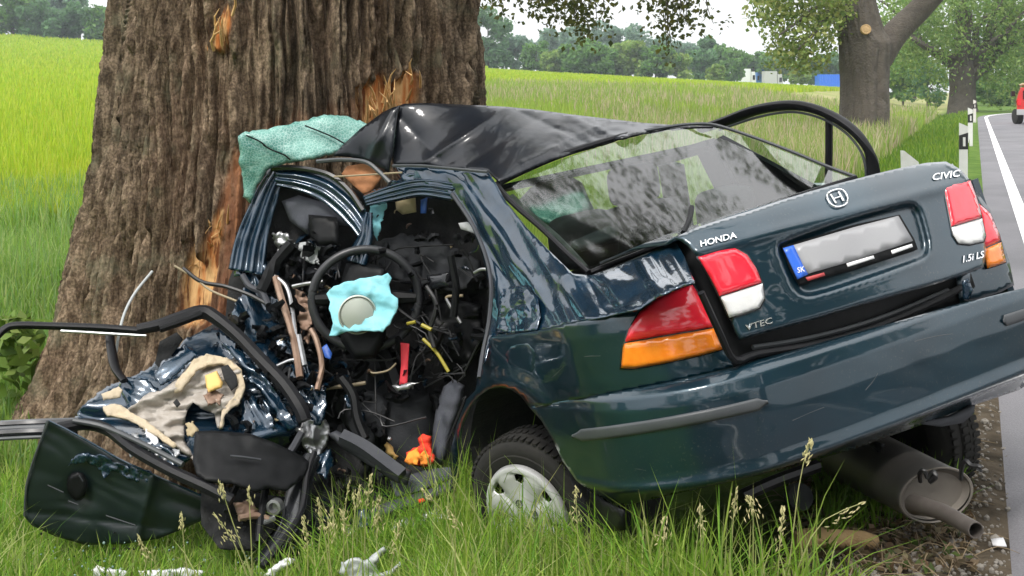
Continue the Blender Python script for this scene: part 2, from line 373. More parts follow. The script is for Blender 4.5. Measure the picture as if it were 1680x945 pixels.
def folds(amp, s, ang, k=0):
    """long sharp folds running along ang (degrees) in the sheet"""
    a_ = math.radians(ang)
    def f(x, y):
        u = x * math.cos(a_) + y * math.sin(a_); v = -x * math.sin(a_) + y * math.cos(a_); v = v + s * 1.2 * (vn(u / s / 2.4, v / s / 3, k + 1) - .5)
        return amp * (1 - 2 * np.abs(2 * vn(u / (s * 4.2), v / s, k) - 1)) + amp * .35 * (1 - 2 * np.abs(2 * vn(u / (s * 1.6), v / s * 2.3, k + 3) - 1))
    return f

def ragged(o_, amp=2.2, step=4, seed=0):
    """torn edge: the outline resampled and frayed"""
    P = resample(o_, step); rg_ = np.random.default_rng(seed); n = len(P); j = rg_.normal(size=(n, 2)) * amp * .6; k = rg_.normal(size=(n // 3 + 2, 2)) * amp
    k = np.repeat(k, 3, 0)[:n]; return P + j + k * .7

# ------------------------------------------------------------------ ground, field, road
def ground_z(X, Y):
    X = np.asarray(X, float); Y = np.asarray(Y, float); s = X - .4 * Y
    verge = .28 * sstep(-2.4, -.1, s)
    t = np.clip((Y - 11) / 169, 0, 1); far = t * (4.7 - .0685 * X) + 0 * X
    wgt = sstep(2.5, 16, -s) * np.where(Y > 0, 1, 0)
    far = np.where(Y > 180, far - 3.2 * sstep(183, 205, Y), far)
    z = verge * (1 - wgt) + np.clip(far, -.5, 11) * wgt + .06 * (fbm(X * .5 + 40, Y * .5 + 40, 1, 3) - .45) * sstep(.0, 1.0, -s)
    z = z - .10 * np.exp(-(((X + 1.2) ** 2 + (Y - 4.6) ** 2) / 1.2)) * 0
    return z - .03 * sstep(.05, .3, s)
ang = np.radians(np.r_[np.linspace(-36, 36, 260), np.linspace(36, 324, 60)[1:-1]]); rad = np.r_[np.linspace(.2, 14, 90), np.geomspace(14.4, 260, 110), [330, 430, 560, 640]]
A, Rr = np.meshgrid(ang, rad); X = Rr * np.sin(A); Y = Rr * np.cos(A); Z = ground_z(X, Y); na = len(ang)
Fc = [(i * na + k, i * na + (k + 1) % na, (i + 1) * na + (k + 1) % na, (i + 1) * na + k) for i in range(len(rad) - 1) for k in range(na)]
m = mat('soil', (.055, .060, .025), 1.0); N, L = nodes(m); b = N['Principled BSDF']; b.inputs['Specular IOR Level'].default_value = .1
geo = N.new('ShaderNodeNewGeometry'); sp = N.new('ShaderNodeSeparateXYZ'); L.new(geo.outputs['Position'], sp.inputs[0])
def nmath(op, a, c=None, N=N, L=L):
    q = N.new('ShaderNodeMath'); q.operation = op
    for i, v_ in enumerate((a, c)):
        if v_ is None: continue
        if isinstance(v_, (int, float)): q.inputs[i].default_value = v_
        else: L.new(v_, q.inputs[i])
    return q.outputs[0]
def nramp(f, a, c, N=N, L=L):
    r_ = N.new('ShaderNodeMapRange'); r_.interpolation_type = 'SMOOTHSTEP'; r_.inputs[1].default_value = a; r_.inputs[2].default_value = c; L.new(f, r_.inputs[0]); return r_.outputs[0]
def nmix(f, a, c, N=N, L=L):
    q = N.new('ShaderNodeMixRGB')
    for i, v_ in enumerate((f, a, c)):
        if isinstance(v_, tuple): q.inputs[i].default_value = (*v_, 1)
        elif isinstance(v_, (int, float)): q.inputs[i].default_value = v_
        else: L.new(v_, q.inputs[i])
    return q.outputs[0]
def nnoise(scale, det=6, vec=None, N=N, L=L):
    q = N.new('ShaderNodeTexNoise'); q.inputs['Scale'].default_value = scale; q.inputs['Detail'].default_value = det; L.new(vec or geo.outputs['Position'], q.inputs['Vector']); return q.outputs['Fac']
s_ = nmath('SUBTRACT', sp.outputs[0], nmath('MULTIPLY', sp.outputs[1], .4))
crop = nmix(nramp(nnoise(.05), .35, .65), (.135, .225, .012), (.185, .28, .014))
meadow = nmix(nramp(nnoise(.35), .35, .65), (.20, .23, .07), (.28, .26, .13))
soil = nmix(nramp(nnoise(6.0, 10), .35, .65), (.030, .024, .016), (.085, .068, .048))
turf = nmix(nramp(nnoise(3.0, 8), .35, .65), (.055, .11, .016), (.10, .16, .03))
iscrop = nmath('MULTIPLY', nramp(nmath('ADD', s_, nmath('MULTIPLY', nnoise(.08), 14)), -6.0, -12.0), nramp(sp.outputs[1], 9, 13))
isfar = nmath('MULTIPLY', nramp(sp.outputs[1], 9.0, 14.0), nramp(s_, -1.6, -3.0))
c_ = nmix(isfar, turf, meadow); c_ = nmix(iscrop, c_, crop)
grav = nramp(nmath('ADD', s_, nmath('MULTIPLY', nnoise(2.5), .7)), -.55, -.15)
grav = nmath('MULTIPLY', grav, nramp(sp.outputs[1], 9.0, 7.0))
c_ = nmix(grav, c_, soil); L.new(c_, b.inputs['Base Color'])
bp = N.new('ShaderNodeBump'); bp.inputs['Strength'].default_value = .8; bp.inputs['Distance'].default_value = .03; L.new(nnoise(22, 8), bp.inputs['Height']); L.new(bp.outputs[0], b.inputs['Normal'])
g = mesh('ground', np.stack([X, Y, Z], -1).reshape(-1, 3), Fc, 'soil'); tag(g, kind='structure')

# road: runs along X = 0.4 Y, then bends away to the right
def road_path(off, n=90):
    d0 = np.array([.3714, .9285]); r0 = np.array([.9285, -.3714]); P = []
    for t in np.linspace(-25, 62, 60): P.append(d0 * t + r0 * off)
    c = d0 * 62 + r0 * 42; a0 = math.atan2(-r0[1], -r0[0])
    for k in range(1, 30):
        a = a0 - k * math.radians(3.2); P.append(c + (42 - off) * np.array([math.cos(a), math.sin(a)]))
    return np.array(P)
def ribbon(name, offs, z, material, kind='structure'):
    rows = [road_path(o_) for o_ in offs]; n = len(rows[0]); V = np.concatenate([np.c_[r_, np.full(n, z if np.isscalar(z) else z[i])] for i, r_ in enumerate(rows)])
    Fc = [(i * n + k, (i + 1) * n + k, (i + 1) * n + k + 1, i * n + k + 1) for i in range(len(rows) - 1) for k in range(n - 1)]
    o = mesh(name, V, Fc, material); o['kind'] = kind; return o
m = mat('asphalt', (.16, .16, .175), .85, bump=(120, .5, .006)); N2, L2 = nodes(m); geo2 = N2.new('ShaderNodeNewGeometry')
n1 = N2.new('ShaderNodeTexNoise'); n1.inputs['Scale'].default_value = 140; n1.inputs['Detail'].default_value = 4; n3 = N2.new('ShaderNodeTexNoise'); n3.inputs['Scale'].default_value = .9; n3.inputs['Detail'].default_value = 6
for q in (n1, n3): L2.new(geo2.outputs['Position'], q.inputs['Vector'])
a1 = nmix(n1.outputs['Fac'], (.075, .075, .083), (.21, .207, .22), N2, L2); a2 = nmix(nramp(n3.outputs['Fac'], .3, .7, N2, L2), (.8, .8, .8), (1.1, 1.08, 1.08), N2, L2)
mu = N2.new('ShaderNodeMixRGB'); mu.blend_type = 'MULTIPLY'; mu.inputs[0].default_value = 1; L2.new(a1, mu.inputs[1]); L2.new(a2, mu.inputs[2]); L2.new(mu.outputs[0], N2['Principled BSDF'].inputs['Base Color'])
ribbon('road', (.02, .14, 3.2, 6.5, 6.6), (.22, .300, .33, .300, .22), 'asphalt')
ribbon('edge_line', (.42, .56), .3085, 'road_white'); ribbon('edge_line', (6.0, 6.14), .3112, 'road_white')

# ------------------------------------------------------------------ the old poplar that was hit
POP = empty('old_poplar', (-1.18, 6.3, 0), 'huge furrowed old trunk with torn orange wounds behind the wreck', 'tree')
TC = np.array([-1.19, 6.30])
def trunk_r(th, z):
    """radius by angle (0 = towards +X) and height"""
    fl = np.interp(z, [-.3, 0, .24, .5, .9, 1.57, 2.3, 5, 9], [.80, .62, .46, .33, .22, .07, 0, -.08, -.2])
    lobes = .55 + .45 * np.cos(3 * th - 1.2) * .6 + .45 * .4 * np.cos(5 * th + .6)
    left = .5 + .5 * np.cos(th - math.pi)
    return .920 + fl * (lobes * .55 + left * .62) + .035 * np.cos(2 * th + 1) + .03 * np.cos(4 * th + z * .4)
NT, zs = 620, np.r_[np.linspace(-.3, 2.75, 560), np.linspace(2.8, 7.5, 70)]
# angles crowded on the camera side
th = np.r_[np.linspace(math.radians(165), math.radians(375), 540), np.linspace(math.radians(375), math.radians(525), 82)[1:-1]]
NT = len(th); TH, ZZ = np.meshgrid(th, zs)
R0 = trunk_r(TH, ZZ); U = TH * 1.05; lean = ZZ
tw = .30 * fbm(U * 1.3 + 9, ZZ * .55, 1, 3) + .10 * (fbm(U * 5, ZZ * 2.2, 2, 3)); Uw = U + tw + .04 * ZZ
def furrow(f, g, k, wd): return sstep(0, wd, np.abs(2 * vn(Uw * f, ZZ * g + 3 * k, k) - 1))
h1 = furrow(9.5, .34, 0, .42); h2 = furrow(21, .70, 3, .42); h3 = furrow(44, 2.4, 5, .5)
big = fbm(U * 2.2, ZZ * .45, 4, 2); rag_ = fbm(U * 60, ZZ * 26, 2, 4)
hh = (.085 * h1 * (.5 + .5 * h2) + .058 * h2 * (.45 + .55 * h3) + .020 * h3 + .027 * (rag_ - .45) * (.3 + .7 * h2) + .05 * (big - .4)) - .03
px = lambda X_, Y_: 840 + F * X_ / Y_
Rb = R0 - .085 + hh
X = TC[0] + Rb * np.cos(TH); Y = TC[1] + Rb * np.sin(TH); PX = 840 + F * X / Y; PY = YH - F * (ZZ - H) / Y
# wounds: bark torn off down to the orange inner wood
fray = 26 * (fbm(U * 26, ZZ * 3.2, 1, 4) - .47) * 2
def blob(pts, soft=10, fr=1.0):
    q = np.stack([PX.ravel(), PY.ravel()], -1); s = np.where(inside(q, pts), pdist(q, pts), -pdist(q, pts)).reshape(PX.shape); return sstep(-soft, soft, s + fray * fr)
front = (np.sin(TH) < .1)
w1 = blob([(600, 215), (598, 150), (618, 128), (648, 140), (668, 122), (688, 120), (684, 150), (664, 175), (650, 215)], 8, .9)
w2 = blob([(296, 520), (305, 440), (326, 400), (345, 375), (362, 350), (368, 385), (350, 440), (330, 500), (325, 530)], 7, 1.0)
w3 = blob([(330, 540), (350, 440), (366, 330), (382, 260), (400, 240), (408, 330), (396, 440), (380, 540)], 12, 1.1)
w4 = blob([(352, 78), (362, 40), (378, 0), (392, 0), (384, 40), (368, 82)], 6, .8)
w5 = blob([(440, 205), (520, 180), (600, 170), (600, 200), (440, 230)], 10, 1.6) * .35
deep = np.clip(np.maximum.reduce([w1, w2, w4]) * front, 0, 1); raw = np.clip(np.maximum(w3, w5) * front * (1 - deep), 0, 1)
fib = .012 * (vn(U * 60, ZZ * 2.5, 3) - .5) + .010 * (vn(U * 24, ZZ * 1.3, 6) - .5)
hh = hh * (1 - deep) + (.018 + fib) * deep; hh = hh - raw * .020 * h1
Rb = R0 - .085 + hh; X = TC[0] + Rb * np.cos(TH); Y = TC[1] + Rb * np.sin(TH)
V = np.stack([X, Y, ZZ], -1).reshape(-1, 3); nz = len(zs); ii = np.arange(nz - 1)[:, None] * NT; kk = np.arange(NT)[None]
Fi = np.stack([ii + kk, ii + (kk + 1) % NT, ii + NT + (kk + 1) % NT, ii + NT + kk], -1).reshape(-1)
m = mat('bark', (.1, .08, .06), .95); N, L = nodes(m); b = N['Principled BSDF']; b.inputs['Specular IOR Level'].default_value = .15
geo = N.new('ShaderNodeNewGeometry'); mp = N.new('ShaderNodeMapping'); mp.inputs['Scale'].default_value = (1, 1, .3); L.new(geo.outputs['Position'], mp.inputs['Vector'])
def K(scale, det, vec): return nnoise(scale, det, vec, N, L)
big_ = nmix(nramp(K(1.6, 4, mp.outputs[0]), .35, .65, N, L), (.165, .115, .074), (.130, .100, .070), N, L)
mid_ = nmix(nramp(K(24, 10, mp.outputs[0]), .40, .62, N, L), (.040, .028, .019), (.26, .198, .138), N, L)
base_ = nmix(.55, big_, mid_, N, L)
fleck = nmix(nramp(K(85, 6, geo.outputs['Position']), .40, .60, N, L), (.45, .42, .40), (1.65, 1.62, 1.58), N, L)
mq = N.new('ShaderNodeMixRGB'); mq.blend_type = 'MULTIPLY'; mq.inputs[0].default_value = .55; L.new(base_, mq.inputs[1]); L.new(fleck, mq.inputs[2]); base_ = mq.outputs[0]
base_ = nmix(nmath('MULTIPLY', nramp(K(5, 6, geo.outputs['Position']), .52, .68, N, L), .35, N, L), base_, (.16, .17, .11), N, L)
base_ = nmix(nmath('MULTIPLY', nramp(K(3, 6, mp.outputs[0]), .55, .72, N, L), .25, N, L), base_, (.17, .10, .07), N, L)
at1 = N.new('ShaderNodeAttribute'); at1.attribute_name = 'wound'; sx = N.new('ShaderNodeSeparateColor'); L.new(at1.outputs['Color'], sx.inputs[0])
mp2 = N.new('ShaderNodeMapping'); mp2.inputs['Scale'].default_value = (1, 1, .12); L.new(geo.outputs['Position'], mp2.inputs['Vector'])
woodc = nmix(nramp(K(26, 6, mp2.outputs[0]), .36, .62, N, L), (.46, .16, .045), (.68, .42, .19), N, L)
woodc = nmix(nramp(K(38, 4, mp2.outputs[0]), .56, .66, N, L), woodc, (.16, .055, .02), N, L)
rawc = nmix(nramp(K(9, 6, mp2.outputs[0]), .40, .62, N, L), (.17, .075, .04), (.33, .14, .065), N, L)
base_ = nmix(nmath('MULTIPLY', sx.outputs[1], .85, N, L), base_, rawc, N, L); base_ = nmix(sx.outputs[0], base_, woodc, N, L); L.new(base_, b.inputs['Base Color'])
bp = N.new('ShaderNodeBump'); bp.inputs['Strength'].default_value = .9; bp.inputs['Distance'].default_value = .02; L.new(K(55, 10, mp.outputs[0]), bp.inputs['Height']); L.new(bp.outputs[0], b.inputs['Normal'])
tr = fast_mesh('trunk', V, Fi, 4, 'bark', parent=POP, smooth=True)
a = tr.data.attributes.new('wound', 'FLOAT_COLOR', 'POINT'); a.data.foreach_set('color', np.stack([deep, raw, 0 * raw, 0 * raw + 1], -1).astype(np.float32).ravel())
# splinters standing off the wounds
sp_ = MB()
for (x0, y0, x1, y1, n) in ((605, 205, 640, 135, 12), (640, 190, 686, 120, 10), (300, 500, 345, 390, 12), (340, 430, 368, 350, 7), (355, 75, 385, 10, 6)):
    for k in range(n):
        u = random.random(); bx, by = x0 + (x1 - x0) * u + random.uniform(-14, 14), y0 + (y1 - y0) * u + random.uniform(-6, 18)
        dd = 6.3 - math.sqrt(max(.04, .97 ** 2 - ((bx - 840) / F * 5.5 - TC[0]) ** 2)) - .0
        L_ = random.uniform(18, 50); sp_.tube([at(bx, by, dd + .02), at(bx + random.uniform(-5, 7), by - L_ * .6, dd - .04), at(bx + random.uniform(-10, 14), by - L_, dd - random.uniform(.02, .12))], [.008, .006, .001], 5, m=4)
mat('splinter', (.62, .33, .11), .85, noise=(30, (.74, .52, .26), .6))
so = sp_.build('splinters', 'splinter', POP, smooth=False); so['kind'] = 'stuff'

# ------------------------------------------------------------------ foliage makers
def leaf_cards(C, size, cols, asp=.62, seed=0, droop=0):
    """quads (two-sided leaves) at points C"""
    rg = np.random.default_rng(seed); n = len(C); a = rg.normal(size=(n, 3)); a[:, 2] -= droop; a /= np.linalg.norm(a, axis=1)[:, None]
    b_ = np.cross(a, rg.normal(size=(n, 3))); b_ /= np.linalg.norm(b_, axis=1)[:, None]; s = (size * rg.uniform(.6, 1.3, n))[:, None]
    V = np.stack([C - a * s * .5, C + b_ * s * asp * .5 - a * s * .05, C + a * s * .55, C - b_ * s * asp * .5 - a * s * .05], 1).reshape(-1, 3)
    return V, np.arange(4 * n)
def palette(n, cols, seed=0, jit=.18):
    rg = np.random.default_rng(seed); c = np.array(cols)[rg.integers(0, len(cols), n)]; return np.clip(c * rg.uniform(1 - jit, 1 + jit, (n, 1)) * rg.uniform(.94, 1.06, (n, 3)), .004, .9)
def clumps(centers, radii, per, rg, squash=.8):
    out = []
    for c, r in zip(centers, radii):
        d = rg.normal(size=(per, 3)); d /= np.linalg.norm(d, axis=1)[:, None]; out.append(c + d * (r * rg.uniform(.45, 1.05, (per, 1)) ** .6) * [1, 1, squash])
    return np.concatenate(out)
G1 = [(.075, .12, .018), (.055, .10, .016), (.10, .15, .024), (.13, .17, .03)]
def limbs(mb, base, top, r0, r1, rg, wob=.1, n=7):
    P = [np.array(base) * (1 - t) + np.array(top) * t + rg.normal(size=3) * wob * np.linalg.norm(np.array(top) - base) * (0 < t < 1) * .5 for t in np.linspace(0, 1, 5)]
    mb.tube(P, [r0, (r0 * .6 + r1 * .4), r1], n, m=12); return P
# crown of the old poplar, high over the wreck (seen mirrored in the rear window)
rg = np.random.default_rng(11); mb = MB(); cen = []; rad_ = []
for k in range(13):
    a = rg.uniform(0, 2 * math.pi); z0 = rg.uniform(4.6, 7.2); L_ = rg.uniform(3, 6.5); e = np.array([TC[0] + math.cos(a) * L_, TC[1] + math.sin(a) * L_, z0 + rg.uniform(3.5, 8)])
    P = limbs(mb, [TC[0] + .4 * math.cos(a), TC[1] + .4 * math.sin(a), z0], e, .24, .05, rg)
    for q in P[2:]:
        for j in range(3): cen.append(q + rg.normal(size=3) * [1.1, 1.1, .8]); rad_.append(rg.uniform(.6, 1.2))
mb.build('branches', 'branch_bark', POP)
for k in range(10):  # extra unseen clumps, added to fill the rear window's reflection
    q = np.array([rg.uniform(1.0, 6.5), rg.uniform(8.5, 14), rg.uniform(7.5, 12)])
    if k % 4 == 0: mb2_ = MB(); limbs(mb2_, [TC[0] + .3, TC[1], 6.5], q, .16, .04, rg); mb2_.build('branches', 'branch_bark', POP)
    cen += [q, q + rg.normal(size=3) * .7]; rad_ += [1.0, .8]
C = clumps(cen, np.array(rad_) * .85, 200, rg, .6); C = C[(C[:, 2] - H) * F / np.maximum(C[:, 1], .1) > 230]
C = C[C[:, 2] > 6.0]
V, Fi = leaf_cards(C, .085, None, .7, 5); cr = fast_mesh('crown', V, Fi, 4, 'leaf', palette(len(C), G1, 5), POP)
# two hanging sprays that dip into the picture from a limb of the old poplar
rg = np.random.default_rng(21); mb = MB(); pts = []
for (tx, ty, d0, dx, n) in ((870, 15, 12, 40, 7), (930, 40, 12.4, 45, 9), (955, 65, 12.8, 20, 4), (1075, 10, 13, 20, 4), (1110, 45, 13.2, 22, 8), (1095, 85, 13.4, 10, 3), (900, 20, 12.2, 40, 6)):
    for k in range(n):
        bx = tx + rg.normal() * dx; by = ty - abs(rg.normal()) * 10; P = [at(bx + rg.normal() * 30, -60 - rg.random() * 40, d0), at(bx + rg.normal() * 8, by * .4 - 20, d0), at(bx, by, d0)]
        mb.tube(P, [.012, .008, .003], 5, m=8)
        for j in range(38):
            t = rg.random() ** .6; q = np.array(P[1]) * (1 - t) + np.array(P[2]) * t; pts.append(q + rg.normal(size=3) * [.13, .13, .12])
mb.tube([np.array([TC[0] + .6, 6.9, 5.2]), at(860, -220, 10), at(960, -140, 12.4), at(1110, -70, 13.4), at(1180, -90, 14)], [.14, .10, .07, .05, .03], 8, m=30)
mb.build('branches', 'branch_bark', POP)
C = np.array(pts); V, Fi = leaf_cards(C, .062, None, .75, 8, .5); fast_mesh('foliage', V, Fi, 4, 'leaf', palette(len(C), [(.07, .085, .02), (.05, .065, .018), (.12, .12, .03), (.09, .10, .025)], 8), POP)

# ------------------------------------------------------------------ second and third roadside trees
def trunk_mesh(cx, cy, z0, prof, rough, parent, seed, nt=120, nz=110, name='trunk'):
    zs = np.linspace(prof[0][0], prof[-1][0], nz); th = np.linspace(0, 2 * math.pi, nt, endpoint=False); TH, ZZ = np.meshgrid(th, zs); U = TH * prof[1][1]
    R = np.interp(ZZ, [p[0] for p in prof], [p[1] for p in prof]); Uw = U + .25 * fbm(U * 2 + seed, ZZ * .6, 1, 3)
    R = R * (1 + .06 * np.cos(2 * TH + seed) + .05 * np.cos(3 * TH + seed * 2)) - rough * (1 - sstep(0, .5, np.abs(2 * vn(Uw * 7 + seed, ZZ * 1.1, seed) - 1))) - rough * .5 * vn(Uw * 18, ZZ * 4, 3)
    R = R - .10 * np.exp(-((TH - 4.95) / .16) ** 2) * (seed == 2)
    ox = np.interp(ZZ, [p[0] for p in prof], [p[2] if len(p) > 2 else 0 for p in prof])
    V = np.stack([cx + ox + R * np.cos(TH), cy + R * np.sin(TH), z0 + ZZ], -1).reshape(-1, 3); ii = np.arange(nz - 1)[:, None] * nt; kk = np.arange(nt)[None]
    Fi = np.stack([ii + kk, ii + (kk + 1) % nt, ii + nt + (kk + 1) % nt, ii + nt + kk], -1).reshape(-1); return fast_mesh(name, V, Fi, 4, 'bark_grey', parent=parent, smooth=True)
m = mat('bark_grey', (.07, .06, .05), .95, noise=(5, (.125, .105, .085), .6, 9), bump=(16, .9, .06))
def hanging(cen, rg, per, L_, sp):
    """strings of leaves drooping from points"""
    out = []
    for c in cen:
        n = int(per * rg.uniform(.6, 1.4)); t = rg.random(n); out.append(c + np.stack([rg.normal(size=n) * sp + t * rg.normal() * .5, rg.normal(size=n) * sp, -t * L_ * rg.uniform(.6, 1.2)], -1))
    return np.concatenate(out)
d2 = 38.; x2 = (1420 - 840) / F * d2; z2 = float(ground_z(x2, d2))
T2 = empty('roadside_poplar', (x2, d2, z2), 'forked grey trunk with a pale cut knot beyond the open car door', 'tree')
trunk_mesh(x2, d2, z2, [(-.3, 1.05), (.0, .90), (.6, .80), (1.8, .77), (2.6, .80), (3.2, .86, .05), (3.6, .74, -.12), (4.6, .64, -.3), (7.5, .5, -.5)], .05, T2, 2)
mb = MB(); rg = np.random.default_rng(4)
mb.tube([(x2 + .42, d2, z2 + 2.7), (x2 + .95, d2, z2 + 3.5), (x2 + 1.75, d2, z2 + 4.3), (x2 + 2.9, d2 - .3, z2 + 5.6), (x2 + 4.4, d2 - .5, z2 + 7.4)], [.46, .40, .34, .26, .14], 14, m=30)
LB = [[(x2 - .4, d2 - .2, z2 + 4.4), at(1345, 10, 37.5), at(1310, 35, 37), at(1275, 60, 36.5)], [(x2 - .5, d2, z2 + 5.2), at(1300, -60, 37), at(1230, -30, 36), at(1180, -20, 36)], [at(1360, 15, 37.6), at(1335, 55, 37.3), at(1300, 90, 37)], [(x2 + 2.2, d2, z2 + 4.9), (x2 + 3.0, d2 - 1.5, z2 + 5.8), (x2 + 2.5, d2 - 3, z2 + 7)]]
for P in LB: mb.tube(P, [.12, .07, .025], 7, m=14)
mb.build('limbs', 'bark_grey', T2)
cut = MB().lathe(at(1421, 48, d2 - .84), (-.05, -1, .12), [(-.1, .17), (.02, .16), (.03, .14), (.015, .11), (.03, .06), (.022, .0)], 20); cut.build('cut_knot', 'wood_chunk', T2)
cen = [];
for k in range(60): cen.append(at(rg.uniform(1245, 1385), rg.uniform(-80, 75) * rg.uniform(.2, 1), rg.uniform(36, 39)))
for k in range(20): cen.append(at(rg.uniform(1270, 1345), rg.uniform(60, 100), rg.uniform(36, 39)))
for k in range(34): cen.append(at(rg.uniform(1450, 1680), rg.uniform(-140, -20), rg.uniform(36, 41)))
for k in range(30): cen.append(at(rg.uniform(840, 1250), rg.uniform(-150, -75), rg.uniform(33, 39)))
C = clumps(cen, np.full(len(cen), .70), 62, rg, .8); V, Fi = leaf_cards(C, .155, None, .75, 6); fast_mesh('crown', V, Fi, 4, 'leaf', palette(len(C), [(.18, .25, .055), (.13, .20, .05), (.25, .31, .08), (.31, .34, .11)], 6), T2)
d3 = 74.; x3 = (1580 - 840) / F * d3; z3 = float(ground_z(x3, d3))
T3 = empty('weeping_tree', (x3, d3, z3), 'broad light green weeping tree with a dark trunk by the road bend', 'tree')
trunk_mesh(x3, d3, z3, [(-.4, 1.15), (0, 1.0), (1.2, .82), (2.6, .85), (4, .6), (7, .4)], .08, T3, 5, 60, 50)
mb = MB(); cen = []
for k in range(15):
    a = rg.uniform(0, 2 * math.pi); e = np.array([x3 + math.cos(a) * rg.uniform(2, 5.5), d3 + math.sin(a) * 3, z3 + rg.uniform(4, 8.5)]); P = limbs(mb, [x3 + .3 * math.cos(a), d3 + .3 * math.sin(a), z3 + rg.uniform(1.6, 3.4)], e, .30, .06, rg, .08)
    cen += [P[3], P[4]]
mb.build('limbs', 'bark_grey', T3)
for k in range(150): cen.append(np.array([x3 + rg.uniform(-5.2, 5.4), d3 + rg.uniform(-3, 3), z3 + rg.uniform(2.6, 9.5)]))
C = np.concatenate([hanging(cen, rg, 75, 2.6, .38), clumps(cen, np.full(len(cen), .7), 35, rg)])
k_ = (np.abs(840 + F * C[:, 0] / C[:, 1] - 1580) > 26) | (YH - F * (C[:, 2] - H) / C[:, 1] < 90) | (rg.random(len(C)) < .12); C = C[k_]
V, Fi = leaf_cards(C, .26, None, .45, 9, .6); fast_mesh('crown', V, Fi, 4, 'leaf', palette(len(C), [(.16, .27, .06), (.13, .23, .055), (.21, .31, .07), (.25, .34, .10)], 9), T3)

# ------------------------------------------------------------------ hedgerow and woods beyond the field
def bush_tree(name, pxl, top, bot, wpx, d, cols, label, seed, group, slim=1.0, trunk=False):
    rg = np.random.default_rng(seed); c = at(pxl, (top + bot) / 2, d); w_ = wpx / F * d / 2; h_ = (bot - top) / F * d / 2; z0 = c[2] - h_
    t = empty(name, (c[0], d, z0), label, 'tree' if trunk or h_ > 2.2 else 'bush', group); mb = MB(); mb.tube([(c[0], d, z0 - 2.5), (c[0] + .1, d, z0 + h_ * .5), (c[0], d, z0 + h_ * 1.3)], [max(.12, w_ * .06), max(.09, w_ * .045), .04], 7, m=8)
    n = 34 if wpx > 60 else 22; cen = []; rr = []
    for k in range(n):
        u = rg.uniform(-1, 1); v = rg.uniform(-1, .92); lim = (1 - abs(v) ** 2.2) ** .5 * slim if v > 0 else (1 - .25 * abs(v)); 
        q = np.array([c[0] + u * w_ * .85 * lim, d + rg.uniform(-.8, .8) * w_, c[2] + v * h_ * .92]); cen.append(q); rr.append(rg.uniform(.26, .46) * min(w_, h_ * 1.2))
    for k in range(5): mb.tube([(c[0], d, z0 + h_ * .6), (np.array(cen[k]) + [c[0], d, z0 + h_]) / 2, cen[k]], [.07, .05, .02], 5, m=6)
    mb.build('trunk', 'branch_bark', t); C = clumps(cen, rr, 130 if wpx > 60 else 80, rg, .85); V, Fi = leaf_cards(C, d / F * 6.5, None, .8, seed)
    sh = palette(n, [(1, 1, 1)], seed, .28)[:, :1]; cc = palette(len(C), cols, seed, .15) * np.repeat(sh, len(C) // n, 0); fast_mesh('crown', V, Fi, 4, 'leaf', cc, t); return t
BL = [(.13, .26, .11), (.15, .28, .12), (.11, .22, .10)]; BM = [(.15, .30, .07), (.17, .32, .07), (.125, .25, .07)]; BY = [(.26, .38, .09), (.29, .40, .10), (.21, .33, .08)]; B_HAZE = [(.19, .30, .21), (.17, .28, .20), (.21, .32, .22)]  # the pale bluish set puts distance haze into the leaf colour
HG = 'trees and bushes beyond the field'
